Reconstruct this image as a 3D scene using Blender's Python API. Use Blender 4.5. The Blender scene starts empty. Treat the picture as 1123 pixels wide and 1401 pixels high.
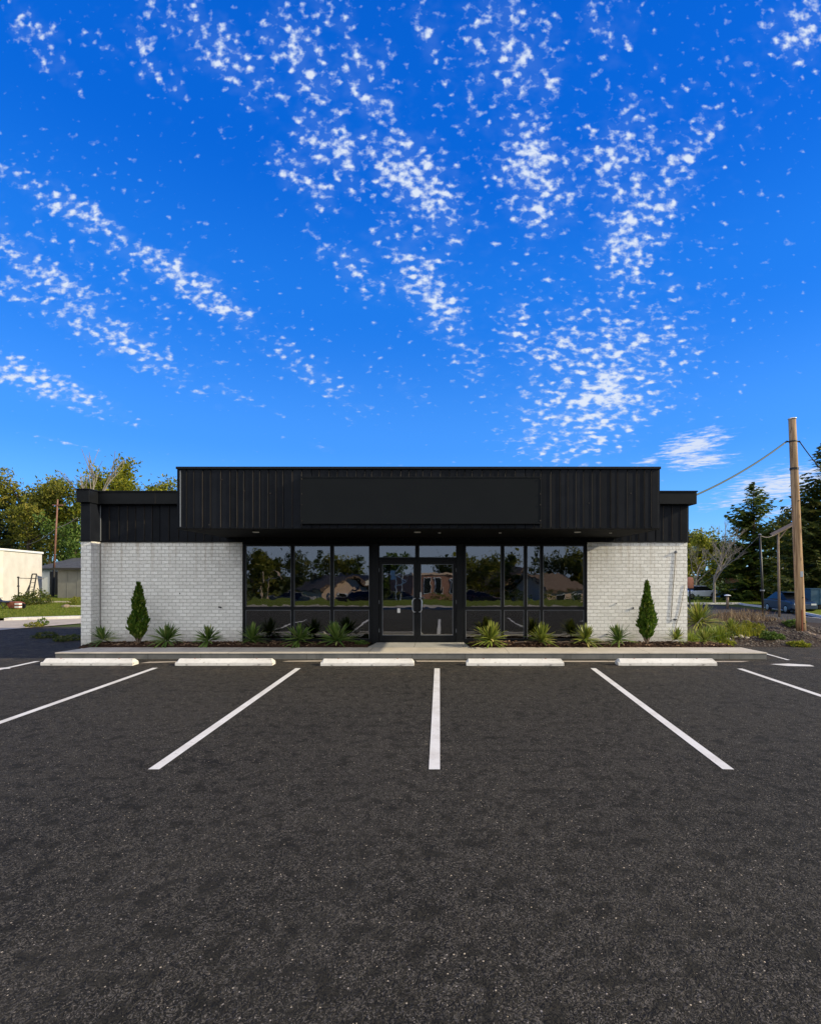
import bpy, bmesh, math, random
import numpy as np
from mathutils import Vector, Matrix
sc = bpy.context.scene
COL = sc.collection
R = math.radians
random.seed(7)

# ------------------------------------------------------------------ camera
W0, H0, F0, VX, VY, EYE = 1123.0, 1401.0, 700.0, 600.0, 786.0, 1.85
cam = bpy.data.cameras.new('camera'); camo = bpy.data.objects.new('camera', cam); COL.objects.link(camo)
camo.location = (0, 0, EYE); camo.rotation_euler = (R(90), 0, 0)
cam.sensor_fit = 'HORIZONTAL'; cam.sensor_width = 36; cam.lens = F0 / W0 * 36
cam.shift_x = (W0 / 2 - VX) / W0; cam.shift_y = (VY - H0 / 2) / W0
cam.clip_start = .05; cam.clip_end = 3000
sc.camera = camo
sc.render.resolution_x = 820; sc.render.resolution_y = 1024

# ------------------------------------------------------------------ world, sun, exposure
SUN_DIR = Vector((1, -.15, .455)).normalized()
SUN_EL = math.asin(SUN_DIR.z); SUN_AZ = math.atan2(SUN_DIR.x, SUN_DIR.y)
SKY_STRENGTH = .15
sc.view_settings.view_transform = 'Standard'; sc.view_settings.look = 'None'
sc.view_settings.gamma = 1; sc.view_settings.use_curve_mapping = False
sc.view_settings.exposure = 0.35
sun = bpy.data.lights.new('sun', 'SUN'); suno = bpy.data.objects.new('sun', sun); COL.objects.link(suno)
sun.energy = 5.0; sun.angle = R(.5); sun.color = (1, .87, .61)
suno.rotation_euler = (-SUN_DIR).to_track_quat('-Z', 'Y').to_euler(); suno.location = (30, -5, 20)

class NT:
    """small helper around a node tree"""
    def __init__(s, tree): s.t = tree; s.n = tree.nodes; s.l = tree.links
    def node(s, typ, ins=None, **at):
        nd = s.n.new('ShaderNode' + typ)
        for k, v in at.items(): setattr(nd, k, v)
        for k, v in (ins or {}).items():
            sk = nd.inputs[k]
            if isinstance(v, bpy.types.NodeSocket): s.l.new(v, sk)
            else: sk.default_value = v
        return nd
    def m(s, op, a, b=None, c=None, clamp=False):
        ins = {0: a}
        if b is not None: ins[1] = b
        if c is not None: ins[2] = c
        return s.node('Math', ins, operation=op, use_clamp=clamp).outputs[0]
    def ss(s, x, lo, hi, a=0., b=1.):
        return s.node('MapRange', {0: x, 1: lo, 2: hi, 3: a, 4: b}, interpolation_type='SMOOTHSTEP').outputs[0]
    def mix(s, f, a, b, mode='MIX'):
        n = s.node('MixRGB', {0: f, 1: a, 2: b}, blend_type=mode); return n.outputs[0]
    def noise(s, v, scale, detail=3, rough=.55, dist=0):
        return s.node('TexNoise', {'Vector': v, 'Scale': scale, 'Detail': detail, 'Roughness': rough, 'Distortion': dist}).outputs[0]

w = bpy.data.worlds.new('World'); sc.world = w; w.use_nodes = True
T = NT(w.node_tree); T.n.clear()
sky = T.node('TexSky', sky_type='NISHITA', sun_disc=False, sun_elevation=SUN_EL, sun_rotation=SUN_AZ,
             altitude=100, air_density=1.0, dust_density=.3, ozone_density=3.0)
deep = T.node('HueSaturation', {'Hue': .512, 'Saturation': 1.4, 'Value': 1.0, 'Color': sky.outputs[0]}).outputs[0]
tint = T.mix(1.0, deep, (.62, 1.02, 1.4, 1), 'MULTIPLY')
gen = T.node('TexCoord').outputs['Generated']
sep = T.node('SeparateXYZ', {0: gen}); dx, dy, dz = sep.outputs
zc = T.m('MAXIMUM', dz, .012)
# air colour by height above the horizon, mixed over the physical sky
rp = T.node('ValToRGB', {0: dz}); cr = rp.color_ramp; cr.interpolation = 'EASE'
for pos, c in ((.0, (1.5, 2.9, 5.2)), (.12, (.72, 2.3, 5.4)), (.24, (.36, 1.72, 5.1)), (.45, (.09, 1.13, 4.5)), (.64, (.02, .74, 3.85)), (.85, (.012, .58, 3.3))):
    e = cr.elements.new(pos); e.color = (*c, 1)
cr.elements.remove(cr.elements[0]); cr.elements.remove(cr.elements[-1])
tint = T.mix(.75, tint, rp.outputs[0])
# wind-aligned cloud coordinates: w across the bands, q = log distance along them
wc = T.m('DIVIDE', T.m('SUBTRACT', dx, T.m('MULTIPLY', dy, .2286)), zc)
q = T.m('LOGARITHM', T.m('DIVIDE', T.m('MAXIMUM', dy, .01), zc), math.e)
wq = T.node('CombineXYZ', {0: wc, 1: q, 2: 0.}).outputs[0]
rad = T.m('SQRT', T.m('ADD', T.m('MULTIPLY', dx, dx), T.m('MULTIPLY', dy, dy)))
lr = T.m('LOGARITHM', T.m('DIVIDE', rad, zc), math.e)
th = T.m('ARCTAN2', dx, dy)
lp = T.node('CombineXYZ', {0: th, 1: lr, 2: 0.}).outputs[0]
dyc = T.m('MAXIMUM', dy, .05); el_ = T.m('DIVIDE', zc, dyc); ql = T.m('SQRT', el_)
pc = T.node('CombineXYZ', {0: T.m('DIVIDE', dx, dyc), 1: T.m('MULTIPLY', ql, 2.15), 2: 0.}).outputs[0]
warp = T.node('TexNoise', {'Vector': lp, 'Scale': 9., 'Detail': 2.}).outputs[1]
wql = T.node('VectorMath', {0: wq, 1: T.node('VectorMath', {0: T.node('VectorMath', {0: warp, 1: (.5, .5, .5)}, operation='SUBTRACT').outputs[0], 1: (.10, .10, 0)}, operation='MULTIPLY').outputs[0]}, operation='ADD').outputs[0]
BANDS = [(385,10,450,165,34,.9),(430,150,480,250,36,.95),(520,180,615,320,40,1.05),(540,320,630,475,32,1),(620,460,665,525,20,.65),
 (480,50,530,190,26,.85),(435,0,462,25,22,.75),(245,15,355,125,36,.9),(395,210,445,290,24,.9),(455,335,512,405,26,.75),
 (25,235,185,345,28,.95),(180,335,335,440,30,1.05),(345,445,495,565,26,.7),(5,310,130,440,30,.95),(90,405,200,500,36,.95),
 (180,490,275,545,16,.65),(0,485,85,550,32,1),(0,385,50,425,16,.75),(20,0,95,115,22,.75),(180,0,235,155,16,.65),(100,35,165,95,15,.55),
 (680,0,730,140,42,.9),(708,140,748,325,34,1.05),(590,5,602,95,26,.65),(640,55,652,165,22,.6),(870,0,800,80,40,.6),
 (875,140,808,280,34,.95),(990,170,870,262,26,.85),(905,215,838,395,40,1.05),(700,415,715,485,24,.8),(830,425,720,515,32,.85),
 (860,460,800,605,60,1.1),(870,510,720,605,44,.98),(690,595,800,632,22,.8),(1075,10,1115,80,32,.85),(1000,55,1003,105,16,.55),
 (905,560,940,545,18,.55),(290,528,365,556,13,.65),(65,600,115,612,7,.8),(415,608,455,614,6,.6),(540,500,560,560,20,.45),(470,570,480,576,8,.6),
 (700,470,860,540,120,.45),(450,60,620,400,90,.45),(640,20,720,300,90,.42),(950,120,830,400,90,.45),(40,300,240,470,70,.45),(760,530,930,560,70,.5),(1090,30,1000,180,60,.4),(560,120,780,60,110,.32),(330,40,560,330,120,.30),(60,250,300,480,110,.34),(860,120,900,420,110,.34)]
def px2wq(x, y): return (x - 760) / (786 - y), math.log(700 / (786 - y))
dens = None
for (x0, y0, x1, y1, hw, st) in BANDS:
    a = px2wq(x0, y0); b = px2wq(x1, y1); ym = (y0 + y1) / 2
    L = math.hypot(b[0]-a[0], b[1]-a[1]) / 2; sg = hw / (786 - ym)
    mp = T.node('Mapping', {'Vector': wql, 'Location': ((a[0]+b[0])/2, (a[1]+b[1])/2, 0), 'Rotation': (0, 0, math.atan2(b[1]-a[1], b[0]-a[0])),
                'Scale': (L + sg*1.5, sg*2.05, 1)}, vector_type='TEXTURE').outputs[0]
    g = T.node('TexGradient', {'Vector': mp}, gradient_type='SPHERICAL').outputs[1]
    g = T.m('MULTIPLY', T.m('POWER', g, .6), st)
    dens = g if dens is None else T.m('MAXIMUM', dens, g)
# the unseen half of the sky behind the viewer: bright cover added as fill for the shaded facade
lump = T.noise(lp, 6., 3)
front = T.ss(dy, -.25, .1)
# puffs
n1 = T.noise(pc, 58., 2.2, .5, .1)
n2 = T.noise(pc, 25., 2.0, .55)
vor = T.node('TexVoronoi', {'Vector': T.node('VectorMath', {0: pc, 1: T.node('VectorMath', {0: T.node('TexNoise', {'Vector': pc, 'Scale': 110., 'Detail': 1.}).outputs[1], 1: (.009, .009, 0)}, operation='MULTIPLY').outputs[0]}, operation='ADD').outputs[0], 'Scale': 52., 'Randomness': 1.}, feature='SMOOTH_F1').outputs[0]
puff = T.m('ADD', T.m('MULTIPLY', n1, .75), T.m('ADD', T.m('MULTIPLY', n2, .30), T.m('MULTIPLY', T.m('SUBTRACT', .45, vor), .42)))
thr = T.m('SUBTRACT', .755, T.m('MULTIPLY', dens, .366))
cl = T.ss(T.m('SUBTRACT', puff, thr), -.035, .27)
cl = T.m('MAXIMUM', cl, T.m('MULTIPLY', T.ss(T.m('ADD', T.m('MULTIPLY', dens, .6), T.m('MULTIPLY', n2, .8)), .55, 1.05), .09))
cl = T.m('MULTIPLY', cl, front)
# smoother low cloud bank
sb = None
for (x0, y0, x1, y1, hw, st) in [(905,618,985,606,20,1.1),(900,632,1010,632,12,1),(1000,655,1130,672,22,1.05),(960,690,1060,678,16,.8),(1040,700,1130,690,22,.8),(860,632,905,632,8,.8)]:
    a = px2wq(x0, y0); b = px2wq(x1, y1); ym = (y0+y1)/2; sg = hw/(786-ym); L = math.hypot(b[0]-a[0], b[1]-a[1])/2
    mp = T.node('Mapping', {'Vector': wql, 'Location': ((a[0]+b[0])/2, (a[1]+b[1])/2, 0), 'Rotation': (0, 0, math.atan2(b[1]-a[1], b[0]-a[0])), 'Scale': (L+sg, sg*1.7, 1)}, vector_type='TEXTURE').outputs[0]
    g = T.m('MULTIPLY', T.m('POWER', T.node('TexGradient', {'Vector': mp}, gradient_type='SPHERICAL').outputs[1], .6), st)
    sb = g if sb is None else T.m('MAXIMUM', sb, g)
sn = T.noise(T.node('VectorMath', {0: lp, 1: (1.1, 1.2, 1.)}, operation='MULTIPLY').outputs[0], 38., 6, .62, .1)
bank = T.ss(T.m('ADD', sn, T.m('MULTIPLY', sb, .5)), .70, 1.02)
cl = T.m('MAXIMUM', cl, T.m('MULTIPLY', bank, front))
shade = T.ss(T.m('SUBTRACT', puff, thr), .02, .30)
ccol = T.mix(shade, (2.0, 2.85, 4.7, 1), (4.0, 4.4, 5.05, 1))
ccol = T.mix(T.m('MULTIPLY', bank, .8), ccol, (4.1, 4.4, 5.0, 1))
skyc = T.mix(T.m('MULTIPLY', cl, .95), tint, ccol)
back = T.mix(T.ss(lump, .35, .7), (5.7, 6.0, 6.3, 1), (11.6, 11.3, 10.5, 1))
back = T.mix(T.ss(dz, .06, .30), (2.6, 3.1, 3.9, 1), back)  # bright high up as added facade fill, dim where the glass mirrors it
skyc = T.mix(T.ss(dy, -.05, -.45, 0., .92), skyc, back)
bg = T.node('Background', {0: skyc, 1: SKY_STRENGTH})
T.l.new(bg.outputs[0], T.node('OutputWorld').inputs[0])

# ------------------------------------------------------------------ terrain
def sst(a, b, x):
    t = min(1., max(0., (x - a) / (b - a))); return t*t*(3-2*t)
def gz(x, y):
    r = sst(4, 14, x)
    z = -1.05 * sst(17, 39, y) * r + .5 * sst(58, 110, y) * r
    z -= 2.1 * sst(9, 32, -y)
    return z
def gp(px, py, zoff=0.):
    """pixel of the photograph -> point on the terrain"""
    t = 1.
    lo, hi = 1., 400.
    for _ in range(60):
        d = (lo + hi) / 2
        z = EYE - (py - VY) * d / F0
        if z > gz((px - VX) * d / F0, d): lo = d
        else: hi = d
    return Vector(((px - VX) * lo / F0, lo, gz((px - VX) * lo / F0, lo) + zoff))
def at(px, d): return (px - VX) * d / F0
def hz(py, d): return EYE + (VY - py) * d / F0

# ------------------------------------------------------------------ materials
def M(name, col, rough=.7, spec=.3, metal=0.):
    m = bpy.data.materials.new(name); m.use_nodes = True
    t = NT(m.node_tree); b = m.node_tree.nodes['Principled BSDF']
    b.inputs['Base Color'].default_value = (*col, 1); b.inputs['Roughness'].default_value = rough
    b.inputs['Specular IOR Level'].default_value = spec; b.inputs['Metallic'].default_value = metal
    return m, t, b
def varied(name, col, col2, scale=3., rough=.7, spec=.3, bump=0., bscale=40., metal=0., island=0.):
    m, t, b = M(name, col, rough, spec, metal)
    co = t.node('TexCoord').outputs['Object']
    f = t.ss(t.noise(co, scale, 5, .6), .3, .7)
    c = t.mix(f, (*col, 1), (*col2, 1))
    if island:
        r = t.node('NewGeometry').outputs['Random Per Island']
        c = t.node('HueSaturation', {'Value': t.m('MULTIPLY_ADD', r, island*2, 1-island), 'Color': c}).outputs[0]
    t.l.new(c, b.inputs['Base Color'])
    if bump:
        bn = t.node('Bump', {'Strength': 1., 'Distance': bump, 'Height': t.noise(co, bscale, 5, .65)})
        t.l.new(bn.outputs[0], b.inputs['Normal'])
    return m
def leafmat(name, c1, c2, c3, trans=.25, rough=.6):
    m, t, b = M(name, c1, rough, .25)
    r = t.node('NewGeometry').outputs['Random Per Island']
    c = t.mix(t.ss(r, 0., .65), (*c1, 1), (*c2, 1))
    c = t.mix(t.ss(r, .72, 1.), c, (*c3, 1))
    t.l.new(c, b.inputs['Base Color'])
    tr = t.node('BsdfTranslucent', {0: c})
    mx = t.node('MixShader', {0: trans, 1: b.outputs[0], 2: tr.outputs[0]})
    t.l.new(mx.outputs[0], m.node_tree.nodes['Material Output'].inputs[0])
    return m

def asphalt(name, c1, c2, speck=1., squig=1.):
    m, t, b = M(name, c1, .9, .15)
    co = t.node('TexCoord').outputs['Object']
    big = t.noise(co, .35, 4, .6); mid = t.noise(co, 2.3, 4, .6)
    stre = t.noise(t.node('VectorMath', {0: co, 1: (.25, 2.2, 1)}, operation='MULTIPLY').outputs[0], 1.3, 4, .6)
    c = t.mix(t.ss(t.m('ADD', t.m('MULTIPLY', big, .6), t.m('MULTIPLY', stre, .4)), .36, .64), (*c1, 1), (*c2, 1))
    grain = t.noise(co, 95., 3, .7)
    c = t.mix(1., c, t.node('CombineColor', {0: t.ss(grain, .25, .78, .45, 1.7), 1: t.ss(grain, .25, .78, .45, 1.66), 2: t.ss(grain, .25, .78, .45, 1.6)}).outputs[0], 'MULTIPLY')
    c = t.mix(t.ss(mid, .55, .85, 0, .12), c, (.012, .012, .013, 1))
    yy = t.node('SeparateXYZ', {0: co}).outputs[1]
    c = t.mix(t.m('MULTIPLY', t.ss(yy, 8.2, 11.0, 0., speck), t.ss(t.noise(co, 2.6, 5, .65), .48, .66, 0., .55)), c, (.085, .062, .042, 1))
    oil = t.node('TexVoronoi', {'Vector': t.node('VectorMath', {0: co, 1: (.42, .36, 1)}, operation='MULTIPLY').outputs[0], 'Scale': 1.}).outputs[0]
    c = t.mix(t.m('MULTIPLY', t.ss(t.m('ADD', oil, t.m('MULTIPLY', mid, .25)), .10, .19, 1., 0.), .3*speck), c, (.010, .0095, .009, 1))
    # tar veins: ridged, strongly warped noise
    def ridge(scale, dist, lo, hi):
        n = t.noise(co, scale, 1.5, .5, dist)
        return t.ss(t.m('ABSOLUTE', t.m('SUBTRACT', n, .5)), lo, hi, 1., 0.)
    rg = t.m('MULTIPLY', ridge(24., 2.4, .0, .06), t.ss(t.noise(co, 7., 2), .34, .5))
    c = t.mix(t.m('MULTIPLY', rg, .6*squig), c, (.150, .132, .112, 1))
    rd = t.m('MULTIPLY', ridge(17., 1.8, .0, .05), .8*squig)
    c = t.mix(rd, c, (.006, .006, .0065, 1))
    wv = t.node('VectorMath', {0: co, 1: t.node('VectorMath', {0: t.node('TexNoise', {'Vector': co, 'Scale': 1.6, 'Detail': 4.}).outputs[1], 1: (1.1, 1.1, 0)}, operation='MULTIPLY').outputs[0]}, operation='ADD').outputs[0]
    ck = t.node('TexVoronoi', {'Vector': wv, 'Scale': .28}, feature='DISTANCE_TO_EDGE').outputs[0]
    ckm = t.m('MULTIPLY', t.ss(ck, .0008, .0035, 1., 0.), t.ss(t.noise(co, .45, 2), .46, .56, 0., .7*speck))
    c = t.mix(ckm, c, (.006, .006, .006, 1))
    lane = t.noise(t.node('VectorMath', {0: co, 1: (1.3, .12, 1)}, operation='MULTIPLY').outputs[0], 1., 4, .6)
    c = t.mix(t.ss(lane, .50, .70, 0., .22*speck), c, (.046, .041, .034, 1))
    # pale stone chips
    vo = t.node('TexVoronoi', {'Vector': co, 'Scale': 23., 'Randomness': 1.})
    vc = t.node('SeparateColor', {0: vo.outputs['Color']}).outputs
    size = t.ss(vc[0], .0, 1., .05, .115)
    ch = t.m('MULTIPLY', t.m('LESS_THAN', vo.outputs['Distance'], size), speck)
    c = t.mix(ch, c, t.mix(vc[1], (.42, .34, .24, 1), (.27, .24, .21, 1)))
    vo2 = t.node('TexVoronoi', {'Vector': co, 'Scale': 70.})
    v2 = t.node('SeparateColor', {0: vo2.outputs['Color']}).outputs
    ch2 = t.m('MULTIPLY', t.m('LESS_THAN', vo2.outputs['Distance'], t.ss(v2[0], .6, 1., 0., .26)), .7*speck)
    c = t.mix(ch2, c, (.21, .18, .15, 1))
    t.l.new(c, b.inputs['Base Color'])
    h = t.m('ADD', t.m('MULTIPLY', grain, .5), t.m('ADD', t.m('MULTIPLY', t.noise(co, 30., 2, .5, 1.5), .7), t.m('MULTIPLY', rd, -.25)))
    h = t.m('ADD', h, t.m('MULTIPLY', t.noise(co, 1.2, 2), .5))
    bn = t.node('Bump', {'Strength': .9, 'Distance': .016, 'Height': h}); t.l.new(bn.outputs[0], b.inputs['Normal'])
    return m

def brickmat(name, white=True):
    m, t, b = M(name, (.7, .68, .65), .75, .25)
    tc = t.node('TexCoord').outputs['Object']
    s = t.node('SeparateXYZ', {0: tc}).outputs
    nrm = t.node('SeparateXYZ', {0: t.node('NewGeometry').outputs['Normal']}).outputs
    side = t.m('GREATER_THAN', t.m('ABSOLUTE', nrm[0]), .5)
    uu = t.m('ADD', t.m('MULTIPLY', s[0], t.m('SUBTRACT', 1., side)), t.m('MULTIPLY', s[1], side))
    wob = t.m('MULTIPLY', t.m('SUBTRACT', t.noise(tc, 6., 4, .7), .5), .034)
    uu = t.m('ADD', uu, t.m('MULTIPLY', t.m('SUBTRACT', t.noise(tc, 11., 3, .7), .5), .03))
    uv = t.node('CombineXYZ', {0: uu, 1: t.m('ADD', s[2], wob), 2: 0.}).outputs[0]
    br = t.node('TexBrick', {'Vector': uv, 'Color1': (0, 0, 0, 1), 'Color2': (1, 1, 1, 1), 'Mortar': (.5, .5, .5, 1), 'Scale': 1., 'Mortar Size': .009, 'Mortar Smooth': .35, 'Bias': 0., 'Brick Width': .18, 'Row Height': .088})
    rnd = br.outputs[0]; mor = br.outputs['Fac']
    wear = t.noise(tc, 3.2, 5, .65); fine = t.noise(tc, 38., 4, .65)
    if white:
        c = t.mix(rnd, (.76, .74, .70, 1), (.89, .87, .83, 1))
        c = t.mix(t.ss(fine, .46, .78, 0, .6), c, (.50, .47, .43, 1))
        c = t.mix(t.ss(t.noise(tc, 16., 3, .6), .60, .72, 0, .45), c, (.52, .49, .45, 1))
        c = t.mix(t.m('MULTIPLY', mor, t.ss(fine, .3, .62, .30, .95)), c, (.52, .50, .46, 1))
        c = t.mix(t.ss(wear, .55, .8, 0, .3), c, (.47, .41, .34, 1))
        spl = t.m('ADD', s[2], t.m('MULTIPLY', t.noise(tc, 4., 4, .65), .5))
        c = t.mix(t.ss(spl, .75, .30, 0., .45), c, (.36, .31, .26, 1))
        run = t.noise(t.node('VectorMath', {0: tc, 1: (9., 9., .5)}, operation='MULTIPLY').outputs[0], 1., 4, .6)
        c = t.mix(t.m('MULTIPLY', t.ss(s[2], 1.3, 2.65, 0., .6), t.ss(run, .48, .68)), c, (.42, .35, .27, 1))
    else:
        c = t.mix(rnd, (.19, .075, .035, 1), (.30, .13, .06, 1))
        c = t.mix(mor, c, (.30, .25, .2, 1))
    t.l.new(c, b.inputs['Base Color'])
    h = t.m('ADD', t.m('MULTIPLY', mor, -1.), t.m('ADD', t.m('MULTIPLY', fine, .5), t.m('MULTIPLY', rnd, .35)))
    bn = t.node('Bump', {'Strength': 1., 'Distance': .013, 'Height': h}); t.l.new(bn.outputs[0], b.inputs['Normal'])
    return m

def glassmat(name, refl=.16, tintc=(.30, .32, .33), wav=.22):
    m = bpy.data.materials.new(name); m.use_nodes = True; t = NT(m.node_tree); t.n.clear()
    co = t.node('TexCoord').outputs['Object']
    bn = t.node('Bump', {'Strength': wav, 'Distance': .008, 'Height': t.noise(co, 2.6, 2.)})
    gl = t.node('BsdfGlossy', {'Color': (.95, .96, 1, 1), 'Roughness': 0., 'Normal': bn.outputs[0]})
    tr = t.node('BsdfTransparent', {0: (*tintc, 1)})
    lw = t.node('LayerWeight', {0: .35}).outputs['Fresnel']
    f = t.m('ADD', refl - .03, lw, clamp=True)
    mx = t.node('MixShader', {0: f, 1: tr.outputs[0], 2: gl.outputs[0]})
    t.l.new(mx.outputs[0], t.node('OutputMaterial').inputs[0])
    return m

def soilmat(name, c1, c2, c3, scale=14., d=.03):
    m, t, b = M(name, c1, .95, .1)
    co = t.node('TexCoord').outputs['Object']
    n = t.noise(co, scale, 6, .7); n2 = t.noise(co, scale*3.1, 4, .7); n3 = t.noise(co, 1.1, 3)
    c = t.mix(t.ss(n, .35, .68), (*c1, 1), (*c2, 1)); c = t.mix(t.ss(n2, .58, .74), c, (*c3, 1))
    c = t.mix(t.ss(n3, .45, .7, 0, .45), c, (c1[0]*.6, c1[1]*.6, c1[2]*.6, 1))
    t.l.new(c, b.inputs['Base Color'])
    bn = t.node('Bump', {'Strength': 1., 'Distance': d, 'Height': t.m('ADD', n, t.m('MULTIPLY', n2, .5))}); t.l.new(bn.outputs[0], b.inputs['Normal'])
    return m

def concrete(name, c1, c2, joints=0., d=.004):
    m, t, b = M(name, c1, .85, .25)
    co = t.node('TexCoord').outputs['Object']
    n = t.noise(co, 1.7, 5, .65); n2 = t.noise(co, 45., 4, .7)
    c = t.mix(t.ss(n, .32, .7), (*c1, 1), (*c2, 1)); c = t.mix(t.ss(n2, .55, .8, 0, .4), c, (c1[0]*.55, c1[1]*.53, c1[2]*.5, 1))
    h = n2
    st = t.noise(t.node('VectorMath', {0: co, 1: (6., 6., .7)}, operation='MULTIPLY').outputs[0], 1.3, 3)
    c = t.mix(t.ss(st, .55, .75, 0, .3), c, (c1[0]*.5, c1[1]*.48, c1[2]*.45, 1))
    if joints:
        x = t.node('SeparateXYZ', {0: co}).outputs[0]
        fr = t.m('ABSOLUTE', t.m('SUBTRACT', t.m('FRACT', t.m('DIVIDE', x, joints)), .5))
        jn = t.m('LESS_THAN', fr, .004 / joints)
        c = t.mix(jn, c, (.04, .036, .03, 1)); h = t.m('SUBTRACT', n2, t.m('MULTIPLY', jn, 2.))
    t.l.new(c, b.inputs['Base Color'])
    bn = t.node('Bump', {'Strength': .7, 'Distance': d, 'Height': h}); t.l.new(bn.outputs[0], b.inputs['Normal'])
    return m

def scuffed(name, c1, c2):
    m = concrete(name, c1, c2); t = NT(m.node_tree); b = m.node_tree.nodes['Principled BSDF']
    co = t.node('TexCoord').outputs['Object']; src = b.inputs['Base Color'].links[0].from_socket
    rub = t.noise(t.node('VectorMath', {0: co, 1: (1.6, 6., 14.)}, operation='MULTIPLY').outputs[0], 1.5, 5, .7)
    c = t.mix(t.ss(rub, .53, .66, 0, .6), src, (.15, .13, .115, 1))
    chip = t.noise(co, 19., 4, .7); c = t.mix(t.ss(chip, .63, .68, 0, .8), c, (.26, .22, .18, 1))
    t.l.new(c, b.inputs['Base Color']); return m
def paintmat(name, col=(.80, .78, .74)):
    m, t, b = M(name, col, .7, .3)
    co = t.node('TexCoord').outputs['Object']
    n = t.noise(co, 26., 5, .7); n2 = t.noise(co, 3., 4, .6); n3 = t.noise(co, 110., 3, .7)
    c = t.mix(t.ss(n2, .36, .72, 0, .5), (*col, 1), (.44, .40, .35, 1))
    c = t.mix(t.ss(t.m('ADD', t.m('MULTIPLY', n, .6), t.m('MULTIPLY', n3, .4)), .57, .66, 0, .8), c, (.07, .063, .055, 1))
    t.l.new(c, b.inputs['Base Color'])
    bn = t.node('Bump', {'Strength': .5, 'Distance': .004, 'Height': n3}); t.l.new(bn.outputs[0], b.inputs['Normal'])
    return m

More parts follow.
